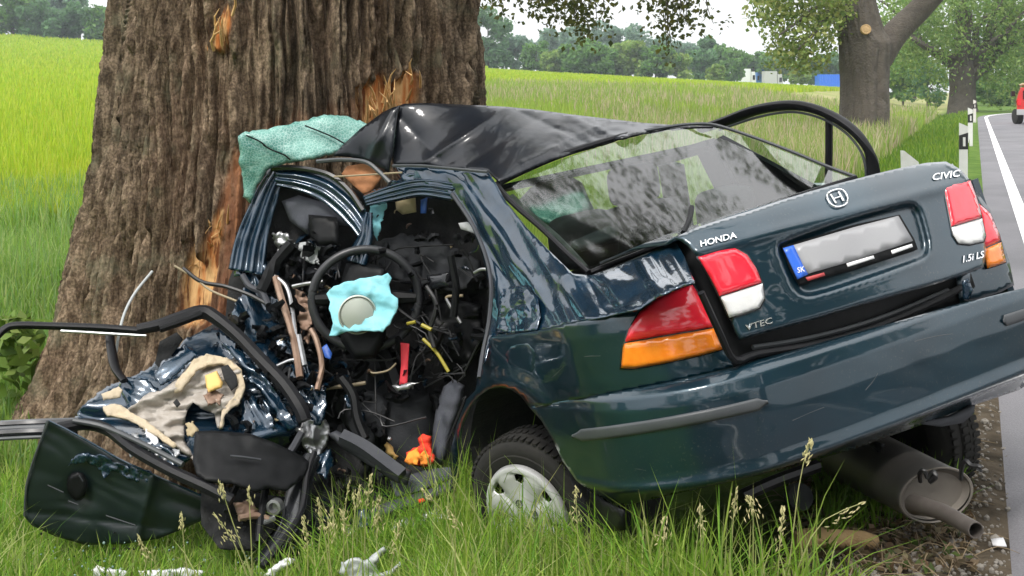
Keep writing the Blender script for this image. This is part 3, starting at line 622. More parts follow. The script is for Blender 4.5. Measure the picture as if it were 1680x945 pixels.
hedge = [(-70, 0, 58, 90, 186, BM, 'mid green tree past the left end of the hedge'), (-160, 6, 54, 110, 186, BL, 'dense tree farther left along the field edge'), (-270, -6, 50, 120, 188, BM, 'tall leafy tree far to the left of the field'), (-390, 4, 46, 120, 188, BL, 'leftmost tree of the field hedge'), # px, top, bottom, width, depth, colours, label
 (20, -20, 58, 110, 185, BM, 'rounded mid green tree at the far left edge of the field'), (75, 4, 58, 80, 183, BL, 'low dark green tree between the far left trees'), (130, 8, 62, 90, 184, BL, 'dark bushy tree just left of the big trunk'), (168, 10, 64, 60, 182, BM, 'green bush touching the big trunk on its left'), (100, -25, 40, 90, 205, B_HAZE, 'pale tree standing behind the far left trees'),
 (800, 14, 112, 84, 186, BL, 'tall dense tree just right of the big trunk'), (850, 62, 114, 60, 190, B_HAZE, 'bluish shrub beside the tall dense tree'), (880, 66, 116, 50, 184, BM, 'small dark bush in front of the bluish wood'), (915, 86, 118, 66, 180, BY, 'low light green bush along the field edge'), (955, 66, 120, 76, 178, BM, 'round mid green bush in the middle of the hedge'), (985, 76, 121, 56, 176, BM, 'dense dark bush right of the round one'), (1030, 72, 123, 72, 178, BY, 'yellow green bush near the hedge gap'), (1075, 78, 124, 70, 176, BM, 'wide dark green bush under the hanging spray'), (1110, 90, 126, 50, 175, BY, 'small yellow green bush right of the hedge'), (1150, 82, 128, 60, 180, BL, 'dark small tree left of the white truck'), (1172, 108, 131, 32, 165, BY, 'pale flowering shrub at the field corner'), (1190, 78, 128, 70, 190, BM, 'green tree behind the white truck'), (1165, 62, 100, 44, 200, BL, 'slim tree top rising over the hedge'),
 (1235, 88, 118, 60, 210, BM, 'green tree behind the parked trucks'), (1275, 84, 130, 60, 205, BM, 'dark green tree right of the trucks'), (1305, 104, 138, 40, 172, BY, 'yellow green shrub between truck and container'), (1345, 92, 132, 70, 200, BL, 'blue green tree over the blue container'), (1375, 86, 140, 40, 200, BM, 'tree half hidden by the forked trunk'),
 (905, 50, 112, 96, 240, B_HAZE, 'hazy blue tree at the left of the far wood'), (965, 42, 110, 100, 245, B_HAZE, 'tallest hazy blue tree of the far wood'), (1025, 46, 112, 96, 240, B_HAZE, 'hazy blue tree with a flat top in the far wood'), (1080, 62, 115, 80, 235, B_HAZE, 'hazy blue tree at the right of the far wood'), (1125, 74, 118, 70, 240, B_HAZE, 'lowest hazy tree of the far wood'),
 (1480, 80, 165, 70, 100, BM, 'green tree behind the weeping tree on its left'), (1520, 100, 172, 60, 95, BL, 'dark bush left of the dark trunk by the bend'), (1625, 96, 172, 60, 100, BM, 'dark green bush right of the dark trunk'), (1665, 60, 176, 80, 98, BM, 'tall green tree behind the red vehicle'), (1655, -30, 120, 110, 110, BL, 'dense tree at the far right over the road bend'), (1500, -40, 120, 120, 115, BY, 'light green tree filling the gap beside the forked trunk')]
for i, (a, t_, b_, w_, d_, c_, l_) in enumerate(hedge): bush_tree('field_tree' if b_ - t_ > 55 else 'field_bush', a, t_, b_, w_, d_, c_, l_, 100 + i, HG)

AVL = ['added unseen avenue tree across the road nearest to the viewer', 'added unseen avenue tree straight behind the viewer on the verge', 'added unseen avenue tree across the road beside the wreck', 'added unseen avenue tree behind the viewer on the field side', 'farthest added unseen avenue tree behind the viewer toward the field', 'far added unseen avenue tree behind the viewer along the road', 'added unseen avenue tree behind the viewer on the far side of the road']
# unseen avenue trees beside and behind the camera, added to darken the paint's reflections
for i, (Xa, Ya) in enumerate(((8.5, -4.), (3.2, -17.), (15.5, 13.), (-10.4, -15.), (-17.5, -33.), (-3., -30.), (9., -20.))):
    rg = np.random.default_rng(300 + i); t = empty('added_avenue_tree', (Xa, Ya, 0), AVL[i], 'tree', 'unseen avenue trees added for reflections'); mb = MB(); cen = []; mb.tube([(Xa, Ya, -.3), (Xa + .1, Ya, 2), (Xa - .1, Ya, 6)], [.8, .6, .35], 12)
    for k in range(9): a = k * .7 + rg.random(); P = limbs(mb, [Xa, Ya, rg.uniform(2.5, 5)], [Xa + math.cos(a) * 4.2, Ya + math.sin(a) * 4.2, rg.uniform(5, 11)], .22, .05, rg); cen += P[2:] + [P[4] + rg.normal(size=3) for _ in range(3)]
    mb.build('trunk', 'branch_bark', t); C = clumps(cen, np.full(len(cen), 1.35), 70, rg); V, Fi = leaf_cards(C, .42, None, .8, i); fast_mesh('crown', V, Fi, 4, 'leaf', palette(len(C), G1, i), t)
for i, (Xa, Ya, wd) in enumerate(((4.5, -9, 7), (-4, -16, 8), (-13, -8, 6), (-15, 1, 6))):  # unseen shrubs, added to darken the horizon that the paint mirrors
    rg = np.random.default_rng(400 + i); C = clumps([(Xa + rg.uniform(-wd / 2, wd / 2), Ya + rg.uniform(-1, 1), rg.uniform(.4, 2.4)) for _ in range(26)], np.full(26, .8), 60, rg); V, Fi = leaf_cards(C, .34, None, .8, i); t = fast_mesh('added_shrub', V, Fi, 4, 'leaf', palette(len(C), G1, i)); tag(t, ('added unseen green shrub behind the viewer by the road', 'added unseen long green shrub behind the viewer on the verge', 'added unseen green shrub behind the viewer at the field edge', 'added unseen green shrub left of the viewer in the field')[i], 'shrub', 'unseen shrubs added for reflections')
# ------------------------------------------------------------------ the wrecked car
CAR = empty('wrecked_car', (0.35, 4.45, 0.0), 'dark green saloon crushed against the old poplar with its front gone', 'car')
def zi(*kv): xs, ys = zip(*kv); return lambda z: np.interp(z, xs, ys)
B_X0 = zi((.20, .20), (.27, .13), (.310, .075), (.332, .030), (.345, .006), (.358, .000), (.375, .003), (.39, .005), (.50, -.004), (.575, -.006), (.615, .004), (.636, .028), (.650, .066), (.66, .10))
B_W = zi((.20, .73), (.27, .78), (.310, .815), (.332, .835), (.345, .846), (.358, .850), (.375, .846), (.5, .852), (.585, .852), (.615, .845), (.636, .825), (.65, .80))
U_X0 = zi((.5, .075), (.66, .075), (.80, .08), (.92, .10), (1.02, .13), (1.1, .2))
U_W = zi((.3, .835), (.55, .842), (.66, .846), (.80, .842), (.845, .836), (.875, .815), (.93, .785), (1.1, .70), (1.4, .545), (1.6, .45))
bump_d = lambda x, y: hull_d(x, y, B_X0, B_W)
body_d = lambda x, y: hull_d(x, y, U_X0, U_W)

# rear bumper, its two side mouldings and the mud flap
bump_out = [(868, 668), (935, 656), (1010, 643), (1080, 630), (1150, 615), (1206, 602), (1228, 594), (1300, 575), (1400, 547), (1480, 525), (1560, 502), (1640, 482), (1690, 470), (1722, 466), (1726, 500), (1716, 560), (1700, 620), (1672, 640), (1600, 664), (1560, 684), (1520, 694), (1470, 712), (1400, 737), (1330, 757), (1250, 778), (1120, 808), (1050, 824), (1008, 832), (975, 812), (945, 788), (922, 755), (905, 718), (888, 690)]
bumper = panel('rear_bumper', bump_out, bump_d, 'paint', CAR, step=4, disp=lambda x, y: .006 * (fbm(x / 120, y / 60, 5, 2) - .4), thick=.006)
def strip(name, pts, dfn, wpx, lift, material, parent):
    """moulding laid on a surface along a pixel line: a rounded bar that stands proud"""
    C = cr_curve(pts, 40); t = np.gradient(C, axis=0); t /= np.linalg.norm(t, axis=1)[:, None]; nrm = np.stack([-t[:, 1], t[:, 0]], 1); V = []
    prof = [(-1, 0), (-.92, .75), (-.5, 1), (.5, 1), (.92, .75), (1, 0)]; np_ = len(prof); endf = np.clip(np.minimum(np.arange(40), np.arange(40)[::-1]) / 2.0, .25, 1)
    for a, h in prof:
        q = C + nrm * (a * wpx * .5 * endf)[:, None]; d = dfn(q[:, 0], q[:, 1]) - lift * h + .002; V.append(at_n(q[:, 0], q[:, 1], d))
    V = np.stack(V, 1).reshape(-1, 3); Fc = [(i * np_ + k, i * np_ + k + 1, (i + 1) * np_ + k + 1, (i + 1) * np_ + k) for i in range(39) for k in range(np_ - 1)]
    Fc += [tuple(range(np_)), tuple(39 * np_ + k for k in range(np_))[::-1]]
    return mesh(name, V, Fc, material, parent)
strip('bumper_moulding', [(938, 716), (1000, 709), (1080, 697), (1160, 682), (1220, 669), (1260, 659)], bump_d, 21, .012, 'moulding', bumper)
strip('bumper_moulding', [(1646, 527), (1680, 516), (1716, 504)], bump_d, 19, .012, 'moulding', bumper)
panel('mud_flap', [(922, 754), (935, 765), (960, 795), (990, 822), (1022, 838), (1024, 870), (1000, 872), (970, 868), (948, 830), (930, 790)], lambda x, y: plane_d(x, y, (.62, .80, .3), (.25, 1, 0)), 'black_plastic', CAR, step=10, thick=.006, edge=(6, .01))
# bumper underside and spare-wheel well so that the tail is closed from below
MB().add([car(.22, .70, .36), car(.22, -.74, .36), car(.95, -.74, .34), car(.95, .70, .34), car(.5, .3, .28), car(.5, -.3, .28), car(.8, .3, .28), car(.8, -.3, .28)],
         [(0, 1, 5, 4), (1, 2, 7, 5), (2, 3, 6, 7), (3, 0, 4, 6), (4, 5, 7, 6)]).build('underfloor', 'black_plastic', CAR, smooth=False, thick=.01)
panel('tow_bracket', [(1500, 694), (1560, 684), (1600, 664), (1598, 678), (1580, 694), (1545, 700)], lambda x, y: plane_d(x, y, (.10, 0, .3), (1, 0, 0)), 'grey_trim', CAR, step=10, thick=.02)

# left quarter panel: smooth below the crease, crumpled above it and up the rear pillar
lamp_left = [(1019, 604), (1022, 570), (1032, 540), (1050, 511), (1075, 491), (1105, 478), (1136, 467), (1151, 490), (1166, 520), (1178, 550), (1185, 573), (1150, 583), (1090, 596), (1040, 605)]
quarter = [(738, 806), (736, 770), (740, 735), (750, 695), (766, 655), (780, 640), (786, 610), (797, 588), (805, 553), (880, 543), (930, 530), (980, 520), (1048, 505), (1075, 488), (1110, 472), (1136, 462), (1152, 487), (1168, 518), (1182, 552), (1192, 580), (1204, 602), (1150, 617), (1080, 631), (1010, 645), (935, 658), (880, 668), (868, 668), (856, 652), (840, 640), (822, 635), (803, 638), (786, 650), (770, 670), (760, 695), (752, 735), (750, 770), (752, 806)]
def arch_flare(x, y):
    r = np.hypot((x - 826) / 85, (y - 760) / 125); return -.030 * np.exp(-((r - 1.06) / .16) ** 2) * (y < 790)
qp = panel('quarter_panel', quarter, body_d, 'paint', CAR, step=6, disp=lambda x, y: arch_flare(x, y) + .004 * (fbm(x / 90, y / 60, 2, 2) - .4), thick=.004)
creases = [((815, 300), (960, 520), .035, 26), ((840, 300), (1000, 470), .030, 20), ((760, 300), (880, 470), .030, 24), ((1090, 455), (1000, 515), -.022, 16), ((930, 450), (1125, 468), .022, 18), ((930, 530), (1110, 475), -.018, 12), ((760, 310), (800, 460), -.02, 14)]
def crum_pillar(x, y):
    q = np.stack([x, y], -1); r = 0
    for a, b, am, wd in creases:
        a = np.array(a, float); b = np.array(b, float); t = np.clip(((q - a) @ (b - a)) / ((b - a) @ (b - a)), 0, 1)
        r = r - am * np.exp(-np.abs(np.linalg.norm(q - a - t[:, None] * (b - a), axis=1)) / wd)
    th = math.radians(58); u = x * math.cos(th) + y * math.sin(th); v = -x * math.sin(th) + y * math.cos(th)
    env = sstep(560, 500, y)
    return (1.3 * r + .042 * (1 - 2 * np.abs(2 * fbm(u / 190, v / 34, 1, 3) - .9)) + .006 * (vn(x / 15, y / 15, 4) - .5)) * env
pill_c = TPS([(640, 275, 4.92), (700, 283, 4.72), (740, 310, 4.62), (815, 300, 4.46), (790, 400, 4.36), (805, 470, 4.24), (800, 560, 4.13), (880, 545, 3.80), (860, 380, 4.18), (930, 440, 3.86), (970, 452, 3.78), (960, 520, 3.55), (1050, 505, 3.26), (1110, 472, 3.20), (1118, 425, 3.42), (1000, 440, 3.75), (1136, 462, 3.2)])
c_out = [(643, 272), (690, 271), (730, 276), (800, 281), (812, 300), (830, 332), (862, 372), (900, 410), (940, 449), (968, 452), (1010, 438), (1060, 418), (1108, 396), (1122, 420), (1140, 462), (1110, 473), (1075, 489), (1048, 507), (980, 522), (930, 532), (880, 545), (805, 555), (797, 590), (786, 610), (790, 570), (800, 520), (803, 470), (792, 420), (775, 375), (752, 335), (728, 312), (690, 300), (655, 296)]
panel('rear_pillar', c_out, lambda x, y: pill_c(x, y) , 'paint_crumpled', CAR, step=5, disp=crum_pillar, thick=.004, label='crumpled rear pillar folded into sharp creases')
# door-latch recess and folded skin at the front of the quarter
panel('latch_recess', [(812, 547), (820, 490), (836, 470), (862, 468), (882, 490), (886, 520), (880, 542), (850, 546)], lambda x, y: pill_c(x, y) - .032, 'paint_crumpled', CAR, step=4, disp=crumple(.022, 20, 3), thick=.003)
panel('fuel_door', rounded([(826, 566), (878, 560), (880, 612), (872, 620), (845, 620), (832, 612)], 1), lambda x, y: body_d(x, y) - .004, 'paint', CAR, step=6, edge=(4, .006), thick=.003)
MB().tube([p for p in ptube([(742, 318), (775, 368), (797, 420), (806, 470), (802, 530), (792, 580), (786, 620)], lambda x, y: pill_c(x, y) - .03)], .008, 6).build('door_seal', 'grey_trim', CAR)
for a_, b_, k_ in (((1080, 700), (1150, 690), 0), ((1300, 690), (1352, 668), 0), ((1420, 640), (1440, 612), 0), ((1020, 770), (1060, 772), 0), ((1500, 560), (1560, 548), 0), ((930, 590), (985, 584), 1), ((905, 620), (925, 600), 1)):
    MB().tube(ptube([a_, ((a_[0] + b_[0]) / 2 + 3, (a_[1] + b_[1]) / 2 - 2), b_], lambda x, y: (body_d if k_ else bump_d)(x, y) + .0005), .0011, 5, m=9).build('scratch', 'moulding', bumper if not k_ else qp)
# wheel house
wh = MB(); c0 = np.array([1.10, .80, .24]); n = 20; V = []
for k in range(n + 1):
    a = math.pi * (-.12 + 1.24 * k / n)
    for y in (.825, .50): V.append(car(c0[0] + .41 * math.cos(a), y, c0[2] + .40 * math.sin(a)))
V.append(car(c0[0], .5, c0[2])); wh.add(V, [(2 * k, 2 * k + 1, 2 * k + 3, 2 * k + 2) for k in range(n)] + [(2 * k + 1, 2 * n + 2, 2 * k + 3) for k in range(n)])
wh.build('wheel_house', 'carpet', CAR, smooth=False)

# tail lamps
def lamp(name, outline, cut, dfn, upper, lower, parent, label):
    """cut = two pixels: the line between the upper and the lower lens"""
    gas = (np.array(outline) - np.mean(outline, 0)) * 1.035 + np.mean(outline, 0)
    g = panel(name, gas, lambda x, y: dfn(x, y) - .004, 'black_gloss', parent, step=10, thick=.012, label=label)
    o2 = resample(outline, 6); (x1, y1), (x2, y2) = cut; s = (o2[:, 0] - x1) * (y2 - y1) / (x2 - x1) + y1 - o2[:, 1]
    def part(sg):
        m = s * sg > 0; i = np.where(m & ~np.roll(m, 1))[0][0]; P = np.roll(o2, -i, 0)[np.roll(m, -i)]
        line = lambda p: np.array([p[0], y1 + (p[0] - x1) * (y2 - y1) / (x2 - x1) - sg * 1.2]); return np.vstack([P, [line(P[-1])], [line(P[0])]])
    for sg, mt, nm in ((1, upper, 'red_lens'), (-1, lower, 'amber_lens' if 'amber' in lower else 'clear_lens')):
        panel(nm, part(sg), lambda x, y: dfn(x, y) - .014, mt, g, step=5, edge=(7, .009), thick=.004, disp=lambda x, y: .0012 * np.sin(x * 1.1))
    return g
lamp('tail_lamp', lamp_left, ((1026, 562), (1173, 537)), body_d, 'red_lens', 'amber_lens', CAR, 'red and amber tail lamp on the crumpled wing')
lamp_r = [(1604, 332), (1625, 350), (1640, 385), (1651, 430), (1632, 437), (1620, 440), (1612, 402)]
lamp('tail_lamp', lamp_r, ((1616, 407), (1643, 396)), body_d, 'red_lens', 'amber_lens', CAR, 'red and amber tail lamp beside the road')
panel('quarter_panel', [(1562, 268), (1592, 300), (1625, 345), (1655, 425), (1664, 468), (1640, 480), (1600, 492), (1575, 495), (1570, 455), (1600, 440)], lambda x, y: body_d(x, y) + .01, 'paint', CAR, step=8, thick=.004)

# boot lid standing ajar, number plate recess pressed into it
lid_pl = lambda x, y: plane_d(x, y, (.00, 0, .70), (-1, 0, .24))
def lid_d(x, y):
    d = lid_pl(x, y); C = tocar(at_n(x, y, d)); yy = C[..., 1] - .02; z = C[..., 2]
    return d + .06 * (yy / .55) ** 2 + .05 * np.clip((z - .98) / .09, 0, 1) ** 2
lid_out = [(1108, 389), (1140, 374), (1180, 361), (1230, 346), (1280, 329), (1330, 314), (1380, 300), (1430, 287), (1480, 275), (1520, 267), (1552, 265), (1575, 277), (1592, 296), (1602, 335), (1612, 380), (1618, 408), (1614, 438), (1580, 452), (1530, 468), (1480, 482), (1410, 502), (1340, 523), (1270, 542), (1213, 558), (1205, 545), (1194, 515), (1180, 483), (1163, 452), (1145, 423), (1128, 403)]
rec_o = rounded([(1270, 405), (1282, 395), (1330, 377), (1400, 353), (1470, 335), (1495, 330), (1510, 338), (1520, 370), (1528, 405), (1522, 424), (1500, 434), (1420, 462), (1340, 488), (1318, 490), (1300, 478), (1285, 445)], 1)
rec_i = rounded([(1281, 406), (1330, 388), (1400, 364), (1470, 347), (1492, 345), (1503, 375), (1513, 405), (1508, 415), (1420, 443), (1340, 466), (1312, 470), (1296, 440)], 1)
def lid_disp(x, y):
    q = np.stack([x, y], -1); s = np.where(inside(q, rec_o), pdist(q, rec_o), 0); fl = np.where(inside(q, rec_i), 1, np.clip(s / 11, 0, 1))
    C = tocar(at_n(x, y, lid_pl(x, y))); z = C[..., 2]
    rim = np.where(~inside(q, rec_o), np.exp(-pdist(q, rec_o) / 5), 0)
    return .030 * sstep(0, 1, fl) - .004 * rim - .012 * np.exp(-((z - .985) / .02) ** 2) + .003 * (fbm(x / 80, y / 30, 6, 2) - .4)
lid = panel('boot_lid', lid_out, lid_d, 'paint', CAR, step=4.5, disp=lid_disp, edge=(7, .012), thick=.012, label='dark green boot lid standing ajar')
# lid skin carried forward to the rear window, and a black sheet standing in for the shaded boot gap
lip = [(1108, 389), (1180, 361), (1280, 329), (1380, 300), (1480, 275), (1552, 265)]; V = []
for k, f_ in enumerate((.012, .06, .25, .48)):
    for p in cr_curve(lip, 16): V.append(at(p[0], p[1], float(lid_d(*p)) + .05) + CR @ np.array([f_, 0, -.012 * (k > 0) - .03 * (k > 2)]))
MB().add(V, [(r * 16 + i, r * 16 + i + 1, (r + 1) * 16 + i + 1, (r + 1) * 16 + i) for r in range(3) for i in range(15)]).build('lid_top', 'paint', lid, thick=.008)
panel('boot_gap_sheet', [(938, 452), (970, 452), (1060, 418), (1112, 386), (1160, 400), (1230, 540), (1400, 490), (1590, 440), (1600, 470), (1572, 500), (1480, 528), (1400, 550), (1300, 580), (1228, 597), (1204, 604), (1190, 580), (1168, 520), (1138, 464), (1118, 425), (1100, 404), (1040, 428), (980, 456)],
      TPS([(940, 452, 3.95), (1112, 390, 3.62), (1160, 430, 3.5), (1205, 590, 3.40), (1230, 560, 3.45), (1400, 520, 3.62), (1590, 455, 3.84), (1300, 560, 3.5), (1500, 500, 3.75)]), 'black_plastic', CAR, step=12, thick=.01)
MB().tube(ptube([(1150, 480, 3.26), (1180, 545, 3.29), (1204, 590, 3.33), (1240, 581, 3.38), (1320, 568, 3.46), (1400, 548, 3.55), (1470, 523, 3.65), (1540, 492, 3.74), (1580, 470, 3.80)]), .011, 7).build('boot_seal', 'rubber', CAR)
MB().tube(ptube([(1235, 570, 3.40), (1320, 556, 3.48), (1400, 536, 3.57), (1470, 512, 3.67), (1555, 476, 3.78)]), .008, 6).build('boot_sill', 'moulding', CAR)
panel('latch_bracket', [(1578, 462), (1590, 458), (1596, 476), (1590, 492), (1580, 490)], lambda x, y: 3.74 + 0 * x, 'paint_crumpled', CAR, step=5, disp=crumple(.01, 12), thick=.006)
for lo, cut, lb in (([(1145, 422), (1180, 411), (1206, 407), (1226, 418), (1241, 440), (1251, 465), (1254, 490), (1246, 505), (1222, 514), (1197, 521), (1183, 490), (1165, 455)], ((1183, 486), (1248, 465)), 'red and white lamp on the left of the boot lid'),
                   ([(1549, 307), (1567, 299), (1592, 296), (1601, 320), (1609, 347), (1617, 386), (1614, 396), (1592, 401), (1573, 399), (1564, 385), (1557, 347)], ((1562, 372), (1613, 357)), 'red and white lamp beside the road on the boot lid')):
    gas = (np.array(lo) - np.mean(lo, 0)) * 1.04 + np.mean(lo, 0)
    g = panel('lamp_surround', gas, lambda x, y: lid_d(x, y) - .006, 'black_gloss', lid, step=10, thick=.01)
    o2 = resample(lo, 5); (x1, y1), (x2, y2) = cut; s = (o2[:, 0] - x1) * (y2 - y1) / (x2 - x1) + y1 - o2[:, 1]
    for sg, mt in ((1, 'red_lens'), (-1, 'clear_lens')):
        m_ = s * sg > 0; i = np.where(m_ & ~np.roll(m_, 1))[0][0]; P = np.roll(o2, -i, 0)[np.roll(m_, -i)]
        ln = lambda p: [p[0], y1 + (p[0] - x1) * (y2 - y1) / (x2 - x1) - sg * 1.0]
        panel(mt, np.vstack([P, [ln(P[-1])], [ln(P[0])]]), lambda x, y: lid_d(x, y) - .016, mt, lid, step=5, edge=(7, .008), thick=.004)
# number plate
pl_d = lambda x, y: lid_d(x, y) + .012
panel('number_plate', [(1283, 404), (1400, 369), (1476, 352), (1500, 392), (1506, 409), (1410, 440), (1312, 468), (1296, 440)], lambda x, y: pl_d(x, y) + .003, 'black_plastic', lid, step=12, thick=.006)
panel('plate_face', [(1302, 402), (1400, 373), (1474, 354), (1498, 395), (1410, 425), (1326, 449), (1315, 430)], lambda x, y: pl_d(x, y) - .004, 'plate_white', lid, step=12, thick=.003, edge=(3, .002))
panel('plate_band', [(1285, 407), (1302, 402), (1315, 430), (1326, 450), (1309, 458), (1298, 435)], lambda x, y: pl_d(x, y) - .005, 'plate_blue', lid, step=8, thick=.003)
for q in ([(1322, 455), (1352, 447), (1354, 452), (1326, 461)],): panel('plate_sticker', q, lambda x, y: pl_d(x, y) - .002, 'red_print', lid, step=8, thick=.002)
def text(name, body, p0, p1, hpx, dfn, material, parent, lift=.012, shear=0, thick=.002, squash=None):
    """lettering standing on a surface: baseline from pixel p0 to p1, capital height hpx"""
    cu = bpy.data.curves.new(name, 'FONT'); cu.body = body; cu.size = 1; cu.extrude = .02; cu.shear = shear; cu.offset = .012; cu.resolution_u = 3
    to = bpy.data.objects.new(name, cu); COL.objects.link(to); me = bpy.data.meshes.new_from_object(to.evaluated_get(bpy.context.evaluated_depsgraph_get()))
    bpy.data.objects.remove(to); v = np.array([q.co[:] for q in me.vertices]); fc = [tuple(q.vertices) for q in me.polygons]
    mn = v.min(0); mxx = v.max(0); u = (v[:, 0] - mn[0]) / (mxx[0] - mn[0]); h = (v[:, 1] - mn[1]) / (mxx[1] - mn[1]); e = v[:, 2] / .02
    p0 = np.array(p0, float); p1 = np.array(p1, float); dr = p1 - p0; upv = np.array([-.27, -1.0]) * hpx
    px = p0[0] + u * dr[0] + h * upv[0] * .55; py = p0[1] + u * dr[1] + h * upv[1]
    d = dfn(px, py) - lift - e * thick
    return mesh(name, at_n(px, py, d), fc, material, parent, smooth=False)
text('maker_lettering', 'HONDA', (1150, 405), (1209, 390), 10, lambda x, y: lid_d(x, y) + lid_disp(x, y), 'chrome', lid, lift=.004)
text('model_lettering', 'CIVIC', (1531, 296), (1577, 289), 11, lambda x, y: lid_d(x, y) + lid_disp(x, y), 'chrome', lid, lift=.004, shear=.25)
text('engine_lettering', 'VTEC', (1224, 543), (1268, 530), 10, lambda x, y: lid_d(x, y) + lid_disp(x, y), 'chrome', lid, lift=.004)
text('trim_lettering', '1.5i LS', (1580, 431), (1616, 422), 11, lambda x, y: lid_d(x, y) + lid_disp(x, y), 'chrome', lid, lift=.004, shear=.25)
text('country_letters', 'SK', (1309, 448), (1321, 445), 9, pl_d, 'white_print', lid, lift=.006, thick=.001)
panel('plate_sticker', [(1389, 432), (1433, 419), (1435, 424), (1391, 438)], lambda x, y: pl_d(x, y) - .0015, 'white_print', lid, step=8, thick=.001)
panel('plate_sticker', [(1462, 411), (1496, 400), (1498, 405), (1464, 417)], lambda x, y: pl_d(x, y) - .0015, 'white_print', lid, step=8, thick=.001)
# emblem: an H in a rounded frame
em = MB(); ed = lambda x, y: lid_d(x, y) + lid_disp(x, y) - .008
ring = rounded([(1352, 317), (1384, 307), (1394, 334), (1367, 342)], 2)
em.tube(np.array(ptube(list(map(tuple, ring)) + [tuple(ring[0])], ed)), .0028, 6, m=40, cap=False)
for a, b in (((1363, 319), (1372, 334)), ((1376, 315), (1384, 330)), ((1368, 326), (1380, 322))): em.tube(ptube([a, b], ed), .0036 if b[1] > 325 else .0024, 6, m=3)
em.build('emblem', 'chrome', lid)
MB().tube(ptube([(1135, 340, 3.75), (1131, 360, 3.66), (1121, 382, 3.57)]), .009, 6).build('aerial_stub', 'black_plastic', CAR)

# rear window
def win_d(x, y):
    d = plane_d(x, y, (.66, 0, 1.0), (-.51, 0, .86)); C = tocar(at_n(x, y, d)); return d + .07 * (C[..., 1] / .55) ** 2
win = [(820, 308), (870, 281), (915, 263), (960, 248), (1010, 233), (1050, 223), (1090, 214), (1130, 208), (1172, 208), (1230, 226), (1300, 252), (1360, 277), (1402, 291), (1330, 313), (1240, 343), (1120, 386), (1050, 413), (968, 446), (930, 413), (890, 374), (850, 340)]
panel('rear_window', win, win_d, 'window_glass', CAR, step=12, thick=0)
MB().tube(ptube([(966, 447), (930, 415), (890, 376), (850, 341), (818, 308), (824, 298), (870, 275), (915, 256), (960, 241), (1010, 226), (1050, 216)], lambda x, y: win_d(x, y) - .01), [.010, .010, .011, .012, .013, .014, .014, .012, .011], 8).build('window_seal', 'rubber', CAR)
MB().tube(ptube([(1050, 216), (1090, 209), (1130, 204), (1172, 205), (1230, 223), (1300, 249), (1360, 274), (1404, 290)], lambda x, y: win_d(x, y) - .006), .008, 6).build('window_trim', 'moulding', CAR)
MB().tube(ptube([(968, 447), (1050, 415), (1120, 388), (1240, 344), (1330, 314), (1404, 291)], lambda x, y: win_d(x, y) + .004), .010, 6).build('window_seal', 'rubber', CAR)
MB().tube(ptube([(840, 322), (875, 355), (910, 385), (940, 415), (962, 440)], lambda x, y: win_d(x, y) + .06), .010, 6).build('pillar_trim', 'bare_metal', CAR)
# what shows through it
def carquad(name, pts, material, parent=CAR, thick=.02, label=None):
    return MB().add([car(*p) for p in pts], [tuple(range(len(pts)))]).build(name, material, parent, smooth=False, thick=thick, label=label)
carquad('parcel_shelf', [(.70, .56, .93), (.70, -.56, .93), (1.15, -.56, .93), (1.15, .56, .93)], 'dark_fabric')
carquad('rear_shelf_edge', [(.60, .62, .95), (.60, -.62, .95), (.74, -.62, .94), (.74, .62, .94)], 'grey_trim')
def cushion(name, c, sx, sy, sz, material, tilt=0, parent=CAR, label=None):
    """upholstered block with bulging faces"""
    m_ = MB(); n = 7; V = []; c = np.array(c, float); Rt = np.array([[math.cos(tilt), 0, math.sin(tilt)], [0, 1, 0], [-math.sin(tilt), 0, math.cos(tilt)]])
    bm = bmesh.new(); bmesh.ops.create_cube(bm, size=1); bmesh.ops.subdivide_edges(bm, edges=bm.edges[:], cuts=5, use_grid_fill=True)
    vs = []; 
    for v in bm.verts:
        p = np.array(v.co) * 2; q = p / (np.sum(np.abs(p) ** 5) ** .2); vs.append(c + Rt @ (q * np.array([sx, sy, sz]) / 2)); 
    fs = [[v.index for v in f.verts] for f in bm.faces]; bm.free()
    return m_.add([car(*p) for p in vs], fs).build(name, material, parent, label=label)
cushion('rear_seat_back', (1.22, .0, .72), .16, 1.16, .50, 'dark_fabric', -.3)
cushion('headrest', (1.12, .34, 1.07), .12, .27, .20, 'dark_fabric', -.2)
cushion('headrest', (1.12, -.34, 1.05), .12, .25, .18, 'dark_fabric', -.2)
cushion('front_seat', (1.85, -.36, .85), .20, .48, .62, 'dark_fabric', -.25)
cushion('headrest', (1.78, -.36, 1.24), .10, .25, .18, 'dark_fabric', -.2)
panel('seat_back', [(905, 372), (935, 358), (980, 342), (1000, 345), (1020, 380), (1015, 395), (985, 405), (945, 416), (930, 405)], lambda x, y: win_d(x, y) + .22, 'grey_trim', CAR, step=9, edge=(12, .05), thick=.03, label='grey seat back seen through the rear window')
panel('side_airbag', [(850, 330), (870, 308), (895, 292), (930, 285), (955, 300), (968, 330), (975, 344), (930, 358), (905, 372), (880, 362)], lambda x, y: win_d(x, y) + .25, 'crazed_glass', CAR, step=7, disp=crumple(.03, 30, 2), edge=(12, .04), thick=.01, label='crumpled green glass sheet seen through the rear window')
